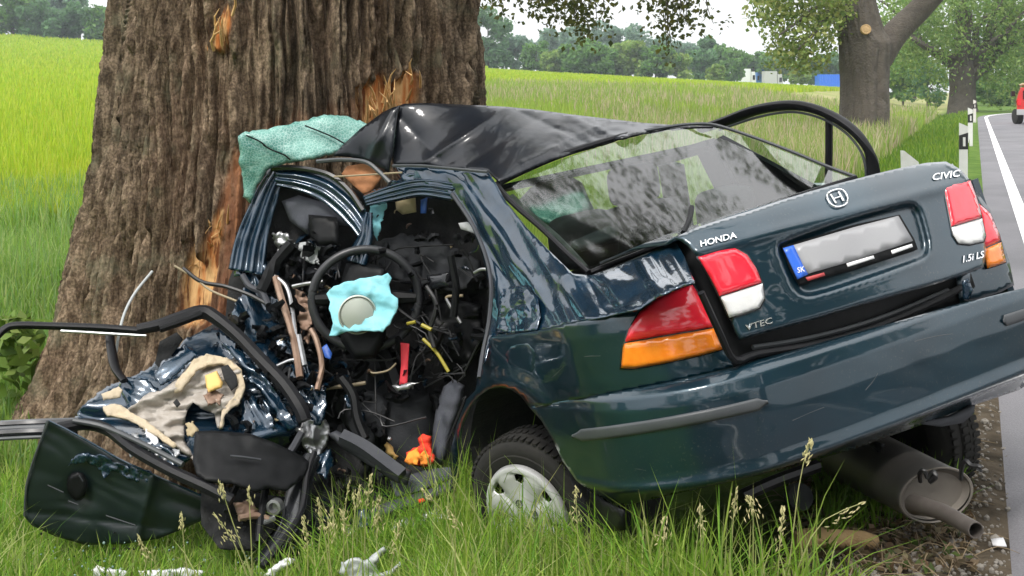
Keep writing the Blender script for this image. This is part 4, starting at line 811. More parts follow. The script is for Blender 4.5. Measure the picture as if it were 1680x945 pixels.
# right-hand pillars and window line
def bar(name, a, b, wd, th, material='black_plastic', parent=CAR):
    a = car(*a); b = car(*b); t = b - a; t /= np.linalg.norm(t); s = np.cross(t, CR[:, 1]); s /= np.linalg.norm(s); y = CR[:, 1]; m_ = MB(); V = []
    for p in (a, b):
        for u, v in ((-1, -1), (1, -1), (1, 1), (-1, 1)): V.append(p + s * wd / 2 * u + y * th / 2 * v)
    return m_.add(V, [(0, 1, 5, 4), (1, 2, 6, 5), (2, 3, 7, 6), (3, 0, 4, 7), (3, 2, 1, 0), (4, 5, 6, 7)]).build(name, material, parent, smooth=False)
bar('side_pillar', (1.95, -.66, .85), (1.80, -.60, 1.30), .13, .06)
bar('side_pillar', (1.42, -.68, .90), (1.45, -.58, 1.34), .14, .06)
carquad('pillar_lining', [(.70, -.60, .96), (1.29, -.53, 1.35), (1.52, -.58, 1.33), (1.30, -.68, .90)], 'dark_fabric'); bar('roof_rail', (1.40, -.56, 1.33), (2.3, -.60, 1.32), .05, .05); carquad('head_lining', [(1.30, .50, 1.345), (1.30, -.50, 1.345), (1.95, -.52, 1.355), (1.95, .50, 1.355)], 'dark_fabric')
carquad('side_door', [(.95, -.76, .25), (2.6, -.78, .25), (2.6, -.74, .86), (.95, -.74, .90)], 'paint', thick=.05)
carquad('quarter_inner', [(.15, -.74, .35), (.96, -.76, .25), (.96, -.73, .92), (.15, -.70, .98)], 'paint', thick=.03)

# roof, torn forward edge standing up against the tree
roof_t = TPS([(655, 172, 5.02), (645, 270, 4.93), (720, 276, 4.76), (800, 280, 4.56), (815, 298, 4.48), (790, 173, 4.98), (740, 172, 4.99), (880, 180, 5.05), (1000, 196, 5.14), (1080, 205, 5.10), (1160, 207, 5.02), (960, 246, 4.76), (870, 280, 4.56), (1050, 221, 4.86), (720, 225, 4.88), (850, 225, 4.76), (920, 215, 4.86)])
roof = [(655, 173), (664, 170), (700, 169), (745, 171), (790, 173), (830, 175), (880, 180), (940, 188), (1000, 195), (1050, 201), (1090, 204), (1130, 206), (1170, 207), (1130, 208), (1090, 213), (1050, 219), (1010, 229), (960, 244), (915, 259), (870, 277), (818, 300), (800, 281), (760, 277), (730, 275), (690, 270), (645, 270), (642, 255), (646, 220)]
def roof_disp(x, y):
    q = np.stack([x, y], -1); r = 0
    for a, b, am, wd in (((700, 264), (835, 174), -.024, 9), ((835, 174), (965, 236), .020, 14), ((860, 268), (1000, 198), -.016, 6), ((930, 188), (1015, 226), -.018, 7), ((880, 182), (1080, 212), .014, 8), ((760, 276), (900, 182), .012, 12), ((655, 190), (730, 272), .014, 16)):
        a = np.array(a, float); b = np.array(b, float); t = np.clip(((q - a) @ (b - a)) / ((b - a) @ (b - a)), 0, 1); r = r + am * np.exp(-np.linalg.norm(q - a - t[:, None] * (b - a), axis=1) / wd)
    return 1.35 * r + sstep(860, 1000, x) * folds(.024, 14, 12, 3)(x, y) + folds(.004, 24, -35, 5)(x, y)
panel('roof', roof, roof_t, 'paint_roof', CAR, step=3.6, disp=roof_disp, thick=.01, edge=(4, .008), label='buckled dark roof panel')
panel('roof_corner', [(655, 173), (645, 176), (628, 184), (590, 212), (562, 238), (545, 256), (575, 258), (600, 264), (620, 275), (636, 283), (643, 255), (648, 215)], TPS([(655, 173, 5.01), (545, 256, 5.08), (636, 283, 4.92), (628, 184, 5.05), (600, 262, 5.02), (620, 225, 4.98)]), 'paint_roof', CAR, step=5,
      disp=lambda x, y: -.03 * np.exp(-np.abs((x - 640) * .92 + (y - 190) * .42) / 7.), thick=.01, edge=(3, .006), label='torn triangular corner of the roof')
MB().tube(ptube([(645, 272, 4.90), (690, 272, 4.76), (735, 276, 4.62), (800, 282, 4.49)]), .007, 6).build('roof_gutter', 'moulding', CAR)
panel('headliner', [(560, 285), (570, 272), (600, 268), (618, 280), (626, 290), (610, 312), (596, 318), (575, 300)], [(560, 285, 5.1), (618, 280, 5.02), (596, 318, 5.0), (575, 270, 5.1)], 'headliner', CAR, step=7, disp=crumple(.02, 30, 1), thick=.008, label='torn brown headliner')
MB().tube(ptube([(548, 290, 4.98), (600, 287, 4.93), (660, 283, 4.86)]), .004, 5).build('wire', 'cable_tan', CAR)

# right rear door standing open beyond the boot: window frame above, skin below
dfr = lambda x, y: plane_d(x, y, (.9, -.86, 1.0), (.12, -1, 0))
RD = MB().tube(ptube([(1150, 212), (1190, 199), (1240, 181), (1290, 173), (1330, 177), (1370, 193), (1402, 216), (1423, 243), (1431, 268), (1433, 300), (1433, 340)], dfr), [.030, .034, .036, .036, .036, .036, .034, .030, .028], 10, m=60, flat=.6).build('open_door', 'rubber', CAR, label='window frame of the open door behind the boot')
MB().tube(ptube([(1360, 192), (1360, 240), (1359, 310)], dfr), .016, 8).build('window_divider', 'rubber', RD)
MB().tube(ptube([(1180, 213), (1240, 193), (1290, 184), (1328, 188), (1366, 203), (1394, 224), (1413, 250), (1420, 275), (1421, 310)], lambda x, y: dfr(x, y) - .02), .006, 6, m=40).build('frame_seal', 'moulding', RD)
V = [at(px, py, float(dfr(px, py))) for px, py in ((1190, 262), (1300, 300), (1436, 300), (1440, 420), (1330, 480), (1200, 500))]
MB().add(V, [(0, 1, 2, 3, 4, 5)]).build('door_skin', 'paint', RD, smooth=False, thick=.06)

# ------------------------------------------------------------------ left rear wheel, pushed askew, and the right one
WC = at(870, 842, 4.06); ax_w = np.array([-.60, -.76, -.16]); ax_w /= np.linalg.norm(ax_w)      # axis points outwards to the viewer
def wheel(c, ax, ref, label, cover=True, k_=1.0):
    n0 = len(bpy.data.objects)
    w_ = MB().lathe(c, ax, [(-.165, .20), (-.165, .235), (-.15, .268), (-.125, .284), (-.105, .290), (-.085, .286), (-.08, .291), (-.05, .291), (-.046, .287), (-.042, .291), (-.02, .290), (.0, .282), (.012, .265), (.016, .245), (.014, .232), (.017, .228), (.012, .205), (.004, .192), (-.01, .188)], 72, ref=ref).build('wheel', 'tyre', CAR, label=label)
    tr_ = MB(); a1 = np.cross(ax, ref); a1 /= np.linalg.norm(a1); b1 = np.cross(ax, a1)
    for k in range(62):                                              # tread blocks round the shoulder
        t = 2 * math.pi * k / 62; r_ = math.cos(t) * a1 + math.sin(t) * b1; tt = -math.sin(t) * a1 + math.cos(t) * b1; R = np.stack([tt, ax, r_], 1)
        tr_.box(c + r_ * .289 - ax * .012, .019, .034, .010, R, .2); tr_.box(c + r_ * .293 - ax * .064, .021, .030, .006, R, .2); tr_.box(c + r_ * .289 - ax * .118, .019, .030, .008, R, .2)
    o = tr_.build('tread', 'tyre', w_, smooth=False); o['kind'] = 'stuff'
    MB().lathe(c, ax, [(-.11, 0), (-.11, .17), (-.02, .19), (-.004, .194)], 40, ref=ref).build('rim', 'black_plastic', w_)
    if cover:
        cv = MB(); n_ = 168; rr_ = [.0, .03, .05, .075, .095, .112, .118, .124, .130, .136, .142, .148, .154, .160, .166, .172, .178, .186, .192]; pr = [.026, .026, .025, .024, .024, .025, .0255, .026, .0265, .027, .0275, .028, .028, .027, .026, .025, .026, .022, .006]; V = []; keep = []
        for i, (r, h) in enumerate(zip(rr_, pr)):
            for k in range(n_):
                t = 2 * math.pi * k / n_; spoke = (t * 7 / (2 * math.pi)) % 1; q = h - .016 * math.exp(-((spoke - .5) / .22) ** 2) * (.05 < r < .172) * min(1, (r - .05) / .05)
                V.append(c + r * (math.cos(t) * a1 + math.sin(t) * b1) + ax * (q + .004))
        def hole(i, k):
            t = (k + .5) / n_ * 7 % 1; r = (rr_[i] + rr_[i + 1]) / 2; e_ = ((t - .5) / .17) ** 2 + ((r - .146) / .023) ** 2
            return e_ < 1
        Fc = [(i * n_ + k, i * n_ + (k + 1) % n_, (i + 1) * n_ + (k + 1) % n_, (i + 1) * n_ + k) for i in range(len(rr_) - 1) for k in range(n_) if not hole(i, k)]
        hc = cv.add(V, Fc).build('hubcap', 'hubcap', w_, thick=.004)
        for k in range(4):
            t = 2 * math.pi * (k + .35) / 4; p = c + .052 * (math.cos(t) * a1 + math.sin(t) * b1) + ax * .031
            MB().lathe(p, ax, [(-.006, .017), (.004, .0165), (.005, .013), (-.006, .0115), (-.006, 0)], 20, ref=ref).build('bolt_cup', 'moulding', hc)
            MB().lathe(p, ax, [(-.006, .009), (.003, .0085), (.004, 0)], 6, ref=ref).build('wheel_nut', 'bare_metal', hc, smooth=False)
        MB().lathe(c, ax, [(.028, .022), (.034, .019), (.036, 0)], 28, ref=ref).build('hub_cap_centre', 'hubcap', hc)
    if k_ != 1.0:                                                    # scaled about its own hub
        loc = c - rootof(CAR)
        for ob in [w_] + list(w_.children_recursive):
            for v in ob.data.vertices: v.co = Vector(loc) + (v.co - Vector(loc)) * k_
    return w_
wheel(WC, ax_w, np.array([.05, -.15, 1.]), 'askew left rear wheel with silver cover', True, .93)
wheel(at(1505, 684, 4.52), -CR[:, 1], np.array([.05, -.15, 1.]), 'right rear wheel behind the silencer', cover=False)
MB().tube([WC - ax_w * .12, car(.98, .2, .30), car(.95, -.5, .28)], .03, 8).build('rear_axle', 'pipe', CAR)
for (a, b) in (((1.2, .45, .28), (1.9, .5, .25)), ((1.2, -.45, .28), (1.9, -.5, .25))): MB().tube([car(*a), car(*b)], .03, 8).build('trailing_arm', 'pipe', CAR)
MB().tube(ptube([(1215, 815, 3.75), (1270, 790, 3.85), (1340, 765, 4.0)]), .022, 8).build('stabiliser_bar', 'cable_black', CAR)

# silencer hanging under the tail
m0 = at(1408, 748, 4.25); m1 = at(1536, 812, 3.66); ax = m1 - m0; ax /= np.linalg.norm(ax); ref = CR[:, 2]; a = np.cross(ax, ref); a /= np.linalg.norm(a); Lm = float(np.linalg.norm(m1 - m0))
mu_ = MB().lathe(m0, ax, [(-.06, .0), (-.055, .12), (.0, .140), (Lm - .03, .124), (Lm - .012, .127), (Lm, .124), (Lm + .002, .116)], 48, sq=(1, .66), ref=ref).build('silencer', 'steel', CAR, label='dusty oval silencer')
MB().lathe(m1, ax, [(-.004, .117), (-.022, .100), (-.026, .05), (-.030, 0)], 40, sq=(1, .62), ref=ref).build('end_plate', 'steel_end', mu_)
sm = MB().lathe(m1, ax, [(.001, .126), (.004, .123), (.002, .116)], 48, sq=(1, .66), ref=ref).build('rolled_seam', 'steel_end', mu_)
tp = MB(); C = cr_curve(ptube([(1500, 828, 3.62), (1524, 833, 3.52), (1552, 843, 3.44), (1601, 870, 3.28)]), 30); tp.tube(C, [.031, .026, .024, .024], 20, m=30, cap=False)
d_ = C[-1] - C[-2]; d_ /= np.linalg.norm(d_); tp.lathe(C[-1], d_, [(-.001, .024), (.001, .0235), (.001, .0205), (-.12, .020), (-.121, 0)], 20); tp.build('tail_pipe', 'pipe', CAR)
for P in ([(1510, 790, 3.62), (1509, 776, 3.6), (1516, 772, 3.58), (1522, 784, 3.58), (1531, 774, 3.57), (1535, 782, 3.56), (1526, 790, 3.58)], [(1577, 786, 3.62), (1578, 768, 3.6), (1584, 756, 3.58), (1594, 764, 3.56), (1608, 766, 3.54), (1606, 772, 3.54)]): MB().tube(ptube(P), [.007, .007, .009], 7, m=30).build('exhaust_hanger', 'cable_black', CAR)
panel('silencer_shield', [(1430, 722), (1448, 730), (1440, 742), (1426, 730)], [(1430, 722, 3.96), (1448, 730, 3.9), (1440, 742, 3.92), (1426, 730, 3.97)], 'black_plastic', CAR, step=8, thick=.01)

# ------------------------------------------------------------------ crushed front half
W = TPS([(745, 700, 4.55), (740, 790, 4.45), (520, 740, 4.58), (520, 620, 4.72), (500, 450, 4.95), (395, 450, 5.05), (440, 280, 5.16), (600, 340, 4.98), (740, 310, 4.70), (0, 540, 4.75), (0, 700, 4.5), (60, 800, 4.2), (60, 890, 4.12), (370, 830, 4.25), (300, 620, 4.66), (160, 690, 4.55), (490, 680, 4.6), (430, 930, 4.15), (640, 860, 4.35), (230, 545, 4.8)])
Wd = lambda k: (lambda x, y: W(x, y) + k)
def rng_ang(o_): q = np.array(o_, float); q = q - q.mean(0); u_, s_, v_ = np.linalg.svd(q, full_matrices=False); return math.degrees(math.atan2(v_[0][1], v_[0][0]))
def wp(name, outline, k, material, step=8, amp=.012, s=40, seed=0, edge=None, thick=.005, label=None, smooth=True):
    a_torn = material in ('paint_crumpled', 'bare_metal', 'rust_metal', 'grey_plastic', 'airbag', 'crazed_glass', 'carpet', 'dark_fabric', 'headliner')
    return panel(name, ragged(outline, 2.0, max(3, step - 1), seed) if a_torn else outline, Wd(k), material, CAR, step=step, disp=(folds(amp, s, rng_ang(outline), seed) if material == 'paint_crumpled' else crumple(amp, s, seed)) if amp else None, edge=edge, thick=thick, label=label, smooth=smooth)
def wt(name, pts, r, material, k=0, n=7, flat=1.0, parent=None, m=None): return MB().tube(ptube(pts, Wd(k)), r, n, flat=flat, m=m).build(name, material, parent or CAR)
def grooved(name, pts, wpx, k, material, lift=.02, ribs=4, amp=.006):
    """pressed sheet-metal rail: a strip with lengthwise grooves and kinks"""
    n_ = 46; C = cr_curve(pts, n_); t = np.gradient(C, axis=0); t /= np.linalg.norm(t, axis=1)[:, None]; nr = np.stack([-t[:, 1], t[:, 0]], 1); V = []; m_ = ribs * 6 + 1
    wv = np.interp(np.linspace(0, 1, n_), np.linspace(0, 1, len(np.atleast_1d(wpx))), np.atleast_1d(wpx)) if np.ndim(wpx) else np.full(n_, wpx)
    for u in np.linspace(-1, 1, m_):
        q = C + nr * (u * wv * .5)[:, None]; dv = W(q[:, 0], q[:, 1]) + k - lift * (1 - u ** 4) + amp * math.cos(u * ribs * math.pi + .6 * u * u) * (.5 + vn(q[:, 0] / 30, q[:, 1] / 30, 6)) + .016 * (fbm(q[:, 0] / 34, q[:, 1] / 34, 2, 2) - .4); V.append(at_n(q[:, 0], q[:, 1], dv))
    V = np.stack(V, 1).reshape(-1, 3); Fc = [(i * m_ + j, i * m_ + j + 1, (i + 1) * m_ + j + 1, (i + 1) * m_ + j) for i in range(n_ - 1) for j in range(m_ - 1)]
    return mesh(name, V, Fc, material, CAR, thick=.012)
# dark backdrop sheet standing in for the shaded cabin behind everything
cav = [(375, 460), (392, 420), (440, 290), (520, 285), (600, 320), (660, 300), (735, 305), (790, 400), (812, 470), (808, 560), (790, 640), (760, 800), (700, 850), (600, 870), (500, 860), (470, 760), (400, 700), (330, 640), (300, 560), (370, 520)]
panel('cabin_backdrop', cav, TPS([(375, 460, 5.13), (440, 290, 5.13), (600, 300, 5.13), (735, 305, 5.0), (808, 500, 4.75), (700, 500, 5.2), (600, 500, 5.14), (480, 480, 5.10), (760, 800, 4.72), (600, 860, 4.75), (640, 700, 5.08), (330, 640, 4.92), (480, 760, 4.85)]), 'carpet', CAR, step=12, disp=crumple(.03, 50, 4), thick=.01)
wp('floor_pan', [(520, 720), (600, 730), (700, 770), (745, 790), (740, 830), (640, 862), (560, 880), (500, 850)], .10, 'carpet', 10, .02)
wp('firewall', [(535, 585), (600, 575), (660, 585), (700, 640), (720, 700), (680, 770), (620, 740), (560, 690), (535, 640)], .30, 'dark_fabric', 9, .03, 60, 1, edge=(20, .06))
wp('seat_squab', [(610, 650), (660, 640), (705, 645), (712, 700), (704, 755), (660, 775), (620, 735), (600, 690)], .16, 'dark_fabric', 9, .02, 60, 2, edge=(24, .07))
wp('seat_bolster', [(728, 634), (744, 622), (762, 632), (758, 660), (742, 705), (734, 745), (726, 764), (712, 758), (708, 745), (710, 705), (716, 665)], .03, 'seat_fabric', 7, .012, 30, 3, edge=(12, .035), thick=.03, label='grey cloth seat bolster by the wheel arch')
# windscreen folded over the dashboard edge
def wsd(x, y):
    sgn = ((x - 396) * .46 - (y - 222) * .89)                      # above the fold the sheet leans back, below it hangs
    return np.maximum(5.02 + .0016 * sgn, 5.03 - .0004 * sgn) + .012 * np.exp(-np.abs(sgn) / 6)
panel('windscreen', ragged([(390, 224), (398, 218), (440, 211), (480, 203), (515, 193), (543, 188), (575, 192), (606, 204), (592, 222), (568, 240), (545, 254), (505, 262), (470, 268), (442, 276), (424, 300), (412, 332), (400, 322), (396, 280), (391, 245)], 1.2, 5, 3), wsd, 'crazed_glass', CAR, step=5, disp=lambda x, y: crumple(.005, 40, 2)(x, y) + folds(.006, 30, -15, 4)(x, y), thick=.008, edge=(4, .01), label='folded crazed green windscreen against the bark')
for P in ([(432, 238), (446, 246), (466, 254), (476, 262)], [(404, 222), (426, 232), (436, 240)], [(500, 206), (540, 222), (566, 236)]): MB().tube(ptube(P, lambda x, y: wsd(x, y) - .016), .0035, 5).build('glass_split', 'black_plastic', CAR)
wp('windscreen_edge', [(438, 330), (456, 308), (470, 320), (462, 360), (448, 392), (436, 400), (432, 370)], .09, 'crazed_glass', 5, .012, 20)
# front pillar and bent roof rail on the left
grooved('front_pillar', [(456, 282), (440, 312), (424, 356), (410, 400), (402, 446)], [26, 38, 46, 52, 56], -.03, 'paint_crumpled', ribs=3, amp=.010)
wp('pillar_root', [(378, 425), (392, 405), (430, 410), (440, 440), (432, 470), (414, 472), (398, 452), (386, 455)], -.02, 'paint_crumpled', 5, .03, 18, 2)
wp('pillar_joint', [(432, 284), (440, 274), (452, 272), (462, 280), (458, 296), (440, 300)], -.05, 'black_gloss', 5, .006, 12, edge=(4, .012))
grooved('roof_rail', [(452, 290), (490, 295), (530, 308), (562, 332), (586, 360), (601, 388)], [30, 36, 42, 42, 38, 24], -.04, 'paint_crumpled', ribs=3, amp=.009)
wt('weatherstrip', [(446, 276), (490, 276), (540, 287), (572, 312), (596, 346)], .014, 'black_gloss', -.06)
wt('weatherstrip', [(520, 265), (560, 262), (600, 266), (622, 282), (640, 300)], .010, 'moulding', -.05)
grooved('roof_rail', [(598, 330), (640, 318), (690, 308), (742, 314)], [20, 30, 32, 34], -.04, 'paint_crumpled', ribs=4)
wp('rail_fold', [(640, 300), (670, 286), (700, 280), (735, 292), (742, 312), (700, 300), (660, 312), (604, 330), (598, 322)], -.02, 'paint_crumpled', 5, .02, 18, 1)
grooved('centre_pillar', [(605, 348), (602, 372), (600, 390), (592, 412), (586, 432)], [14, 22, 26, 34, 36], -.06, 'paint_crumpled', ribs=2, amp=.010)
wp('pillar_flap', [(608, 338), (632, 334), (628, 360), (618, 392), (608, 376)], .02, 'airbag', 5, .012, 16, 2, label='torn pale blue curtain on the pillar')
wp('sun_visor', [(462, 330), (490, 320), (530, 332), (560, 350), (580, 372), (560, 370), (510, 366), (505, 385), (475, 362)], .0, 'seat_fabric', 7, .012, 40, edge=(8, .02), thick=.015)
wp('trim_box', [(506, 352), (552, 356), (556, 370), (556, 402), (520, 404), (508, 386)], -.03, 'black_plastic', 8, .004, 40, edge=(6, .015), thick=.02)
# steering wheel with its burst airbag
swc = at(600, 490, 4.80); sax = at(598, 488, 4.4) - at(606, 480, 4.86); sax /= np.linalg.norm(sax); sa = np.cross(sax, [0, 0, 1.]); sa /= np.linalg.norm(sa); sb = np.cross(sax, sa)
ringp = [swc + .220 * (math.cos(t) * sa * 1.0 + math.sin(t) * sb * .92) for t in np.linspace(0, 2 * math.pi, 40)]
SW = MB().tube(ringp, .019, 10, m=90).build('steering_wheel', 'wheel_leather', CAR)
MB().tube([swc + sa * .21, swc - sax * .03, swc - sa * .21], [.022, .05, .022], 8).build('spoke', 'black_plastic', SW)
panel('hub_cover', [(568, 432), (590, 428), (632, 438), (634, 452), (640, 470), (632, 560), (615, 588), (580, 590), (560, 560), (552, 500), (560, 460)], lambda x, y: W(x, y) - .08, 'black_plastic', SW, step=8, edge=(10, .03), thick=.03)
AB = panel('airbag', ragged([(537, 482), (548, 470), (572, 460), (590, 455), (610, 452), (634, 449), (640, 457), (636, 468), (642, 480), (655, 487), (653, 503), (640, 530), (628, 543), (600, 541), (570, 544), (552, 550), (542, 548), (546, 530), (538, 508), (541, 495)], 1.3, 7, 9), lambda x, y: W(x, y) - .17, 'airbag', SW, step=5, disp=lambda x, y: folds(.016, 26, 30, 2)(x, y) + folds(.008, 14, 115, 4)(x, y) + .012 * np.exp(-(np.hypot(x - 588, y - 517) / 34) ** 4), thick=.006, label='torn turquoise airbag')
MB().lathe(at(587, 516, float(W(587, 516)[0]) - .155), sax, [(-.02, .078), (.012, .078), (.016, .073), (.008, .069), (.018, .063), (.025, .03), (.026, 0)], 40).build('inflator', 'inflator', SW)
wt('column', [(600, 520), (620, 560), (640, 600), (655, 640)], .04, 'black_plastic', .12)
wt('stalk', [(640, 497), (670, 520), (690, 532)], .008, 'black_plastic', -.05); wt('stalk', [(668, 531), (682, 528)], .007, 'cable_yellow', -.06); wt('stalk', [(692, 533), (708, 541)], .008, 'cable_yellow', -.06)
wt('yellow_cable', [(694, 556), (716, 578), (736, 610)], .007, 'cable_yellow', -.03)
wp('belt_strap', [(657, 562), (671, 564), (669, 600), (668, 630), (655, 631), (658, 598)], -.02, 'belt_red', 5, .006, 20, thick=.004, label='bright red belt strap')
wp('belt_tongue', [(642, 634), (668, 629), (690, 624), (696, 626), (676, 634), (650, 642)], -.03, 'bare_metal', 5, .004, 20)
wp('card', [(692, 424), (718, 402), (742, 404), (712, 446), (700, 440)], .18, 'card_tan', 6, .01, 20)
wp('roof_lamp', [(648, 326), (680, 322), (682, 348), (660, 352), (650, 344)], .10, 'card_tan', 6, .01, 20)
wp('grab_handle', [(752, 366), (766, 364), (780, 376), (784, 386), (770, 380), (756, 376)], .03, 'white_plastic', 5, .006, 20, thick=.012)
wt('hook', [(778, 448), (790, 442), (808, 443)], .007, 'bare_metal', -.02); wt('hook', [(732, 490), (736, 486), (760, 485)], .006, 'cable_tan', .06); wt('hook', [(732, 490), (742, 508), (756, 530)], .007, 'bare_metal', .06)
wt('hook', [(500, 640), (560, 634), (600, 628)], .008, 'cable_tan', .05); wt('wire', [(605, 606), (612, 612), (636, 608), (650, 596)], .004, 'cable_tan', -.02); wt('wire', [(592, 570), (600, 576), (606, 566), (612, 578)], .005, 'cable_yellow', -.03)
wp('blue_connector', [(528, 570), (536, 564), (545, 580), (542, 590), (533, 586)], -.06, 'blue_plastic', 5, 0); wp('blue_connector', [(690, 328), (700, 324), (698, 350), (690, 350)], .06, 'blue_plastic', 5, 0)
wp('dash_shell', [(612, 398), (660, 384), (730, 398), (786, 430), (792, 474), (744, 486), (690, 474), (640, 458), (616, 432)], .14, 'dark_fabric', 6, .030, 34, 2, edge=(6, .02)); wp('dash_shell', [(690, 500), (740, 490), (790, 500), (794, 560), (770, 600), (720, 590), (690, 560)], .12, 'black_plastic', 6, .030, 30, 3, edge=(5, .02))
wp('dash_shell', [(442, 410), (480, 400), (540, 404), (560, 420), (556, 446), (510, 452), (470, 440), (446, 430)], .08, 'grey_trim', 6, .030, 26, 4); wp('radio_box', [(700, 452), (736, 446), (742, 470), (704, 478)], .06, 'black_gloss', 6, .003, 30, edge=(3, .006), thick=.03)
wp('seat_frame', [(560, 650), (610, 640), (640, 660), (630, 720), (600, 740), (570, 700)], .10, 'dark_fabric', 6, .03, 30, 5, edge=(8, .02))
# crushed scuttle and dashboard: pipes, brackets, foil
for P, r, mt in (([(452, 455), (462, 490), (478, 540), (488, 590), (492, 620)], .016, 'rust_metal'), ([(446, 450), (470, 470), (480, 510), (486, 560)], .009, 'bare_metal'), ([(430, 478), (448, 440), (462, 420), (480, 400)], .03, 'black_plastic'), ([(398, 452), (410, 470), (430, 480), (440, 500)], .014, 'grey_trim'),
                 ([(300, 440), (330, 462), (370, 470), (410, 484), (440, 500)], .009, 'cable_black'), ([(286, 436), (320, 456), (345, 476), (388, 494)], .005, 'cable_tan'), ([(480, 470), (500, 466), (530, 462)], .008, 'bare_metal'), ([(490, 550), (496, 580), (500, 600)], .012, 'bare_metal'), ([(510, 540), (520, 560), (528, 600), (520, 640)], .012, 'rust_metal'), ([(454, 600), (480, 590), (500, 596)], .006, 'bare_metal'), ([(470, 640), (476, 604)], .005, 'cable_black'), ([(700, 470), (716, 500), (706, 540), (712, 570)], .010, 'cable_black'), ([(740, 420), (748, 470), (744, 520)], .016, 'black_plastic'), ([(560, 620), (580, 650), (588, 690), (600, 720)], .02, 'black_plastic')):
    wt('pipe' if r > .007 else 'wire', P, r, mt, -.05)
wp('foil_scrap', [(446, 384), (470, 380), (478, 396), (462, 402), (454, 420)], .0, 'bare_metal', 4, .02, 12, 2); wp('foil_scrap', [(476, 402), (500, 396), (530, 404), (520, 420), (528, 436), (505, 430), (490, 422)], .02, 'grey_plastic', 4, .03, 12, 3)
wp('scuttle', [(400, 470), (430, 478), (470, 500), (490, 560), (500, 620), (505, 690), (470, 640), (430, 590), (400, 560), (380, 520)], .02, 'paint_crumpled', 5, .06, 55, 1); wp('inner_wing', [(470, 600), (500, 590), (530, 610), (535, 660), (528, 700), (500, 700), (485, 660)], -.02, 'paint_crumpled', 5, .05, 45, 5)
wp('heater_box', [(470, 430), (520, 425), (545, 450), (540, 490), (530, 560), (505, 560), (480, 520), (466, 470)], .06, 'black_plastic', 6, .04, 22, 3); wp('bracket', [(482, 470), (500, 480), (512, 510), (508, 560), (496, 556), (490, 510)], -.03, 'rust_metal', 4, .03, 12, 6)
wp('paint_scrap', [(560, 610), (580, 640), (600, 690), (590, 690), (570, 660)], .05, 'paint_crumpled', 4, .02, 12, 6); wp('hinge', [(484, 706), (505, 690), (538, 694), (542, 712), (530, 740), (512, 752), (505, 740), (492, 724)], -.03, 'bare_metal', 5, .03, 16, 2, thick=.012)
wt('hinge_arm', [(495, 710), (485, 728), (476, 742)], .015, 'grey_trim', -.05)
# loose broken bits heaped through the crushed cabin
bits = {'black_plastic': MB(), 'bare_metal': MB(), 'paint_crumpled': MB(), 'rust_metal': MB(), 'card_tan': MB(), 'white_plastic': MB()}; rg = np.random.default_rng(77)
def bit(x, y, sz, mt, k):
    """a torn, bent strip of sheet"""
    a = rg.uniform(0, math.pi); L_ = sz * rg.uniform(1.2, 3.2); wd = sz * rg.uniform(.25, .7); d0 = float(W(x, y)[0]) + k; bend = rg.normal() * .8; tilt = rg.normal() * .0022; n_ = 5; V = []
    for i in range(n_):
        t = i / (n_ - 1) - .5; aa = a + bend * t; cx_, cy_ = x + L_ * t * math.cos(aa), y + L_ * t * math.sin(aa); ww = wd * (1 - abs(t) * rg.uniform(0, 1.5)); nx, ny = -math.sin(aa) * ww, math.cos(aa) * ww; dz = d0 + tilt * L_ * t * 2 + .010 * rg.normal()
        V += [at(cx_ - nx, cy_ - ny, dz + .012), at(cx_, cy_, dz - .006), at(cx_ + nx, cy_ + ny, dz + .012)]
    m_ = len(V); V = V + [v + np.array([0, .006, 0]) for v in V]
    Fc = [(i * 3 + j, i * 3 + j + 1, (i + 1) * 3 + j + 1, (i + 1) * 3 + j) for i in range(n_ - 1) for j in range(2)]
    bits[mt].add(V, Fc + [tuple(m_ + q for q in f[::-1]) for f in Fc])
for (x0, y0, x1, y1, n_) in ((420, 390, 560, 470, 60), (450, 450, 545, 640, 150), (380, 500, 520, 700, 110), (620, 340, 790, 560, 45), (530, 560, 740, 660, 70), (490, 700, 640, 860, 70), (330, 545, 470, 640, 40)):
    for j in range(n_):
        mt = rg.choice(['black_plastic', 'bare_metal', 'paint_crumpled', 'rust_metal', 'card_tan', 'white_plastic'], p=[.68, .04, .17, .08, .02, .01]); bit(rg.uniform(x0, x1), rg.uniform(y0, y1), rg.uniform(2.5, 8) * (2.2 if mt == 'black_plastic' else 1.2 if mt == 'paint_crumpled' else .7), mt, rg.uniform(-.06, .2))
for mt, q in bits.items(): o = q.build('wreckage_bits', mt, CAR, smooth=False); o['kind'] = 'stuff'
wr = MB()
for j in range(60):
    x, y = rg.uniform(430, 760), rg.uniform(400, 700); P = [(x + rg.normal() * 26 * t, y + rg.normal() * 24 * t + 14 * t) for t in (0, .5, 1, 1.5)]; wr.tube(ptube(P, Wd(rg.uniform(0, .15))), .0035, 5, m=12)
o = wr.build('wiring_loom', 'cable_black', CAR); o['kind'] = 'stuff'
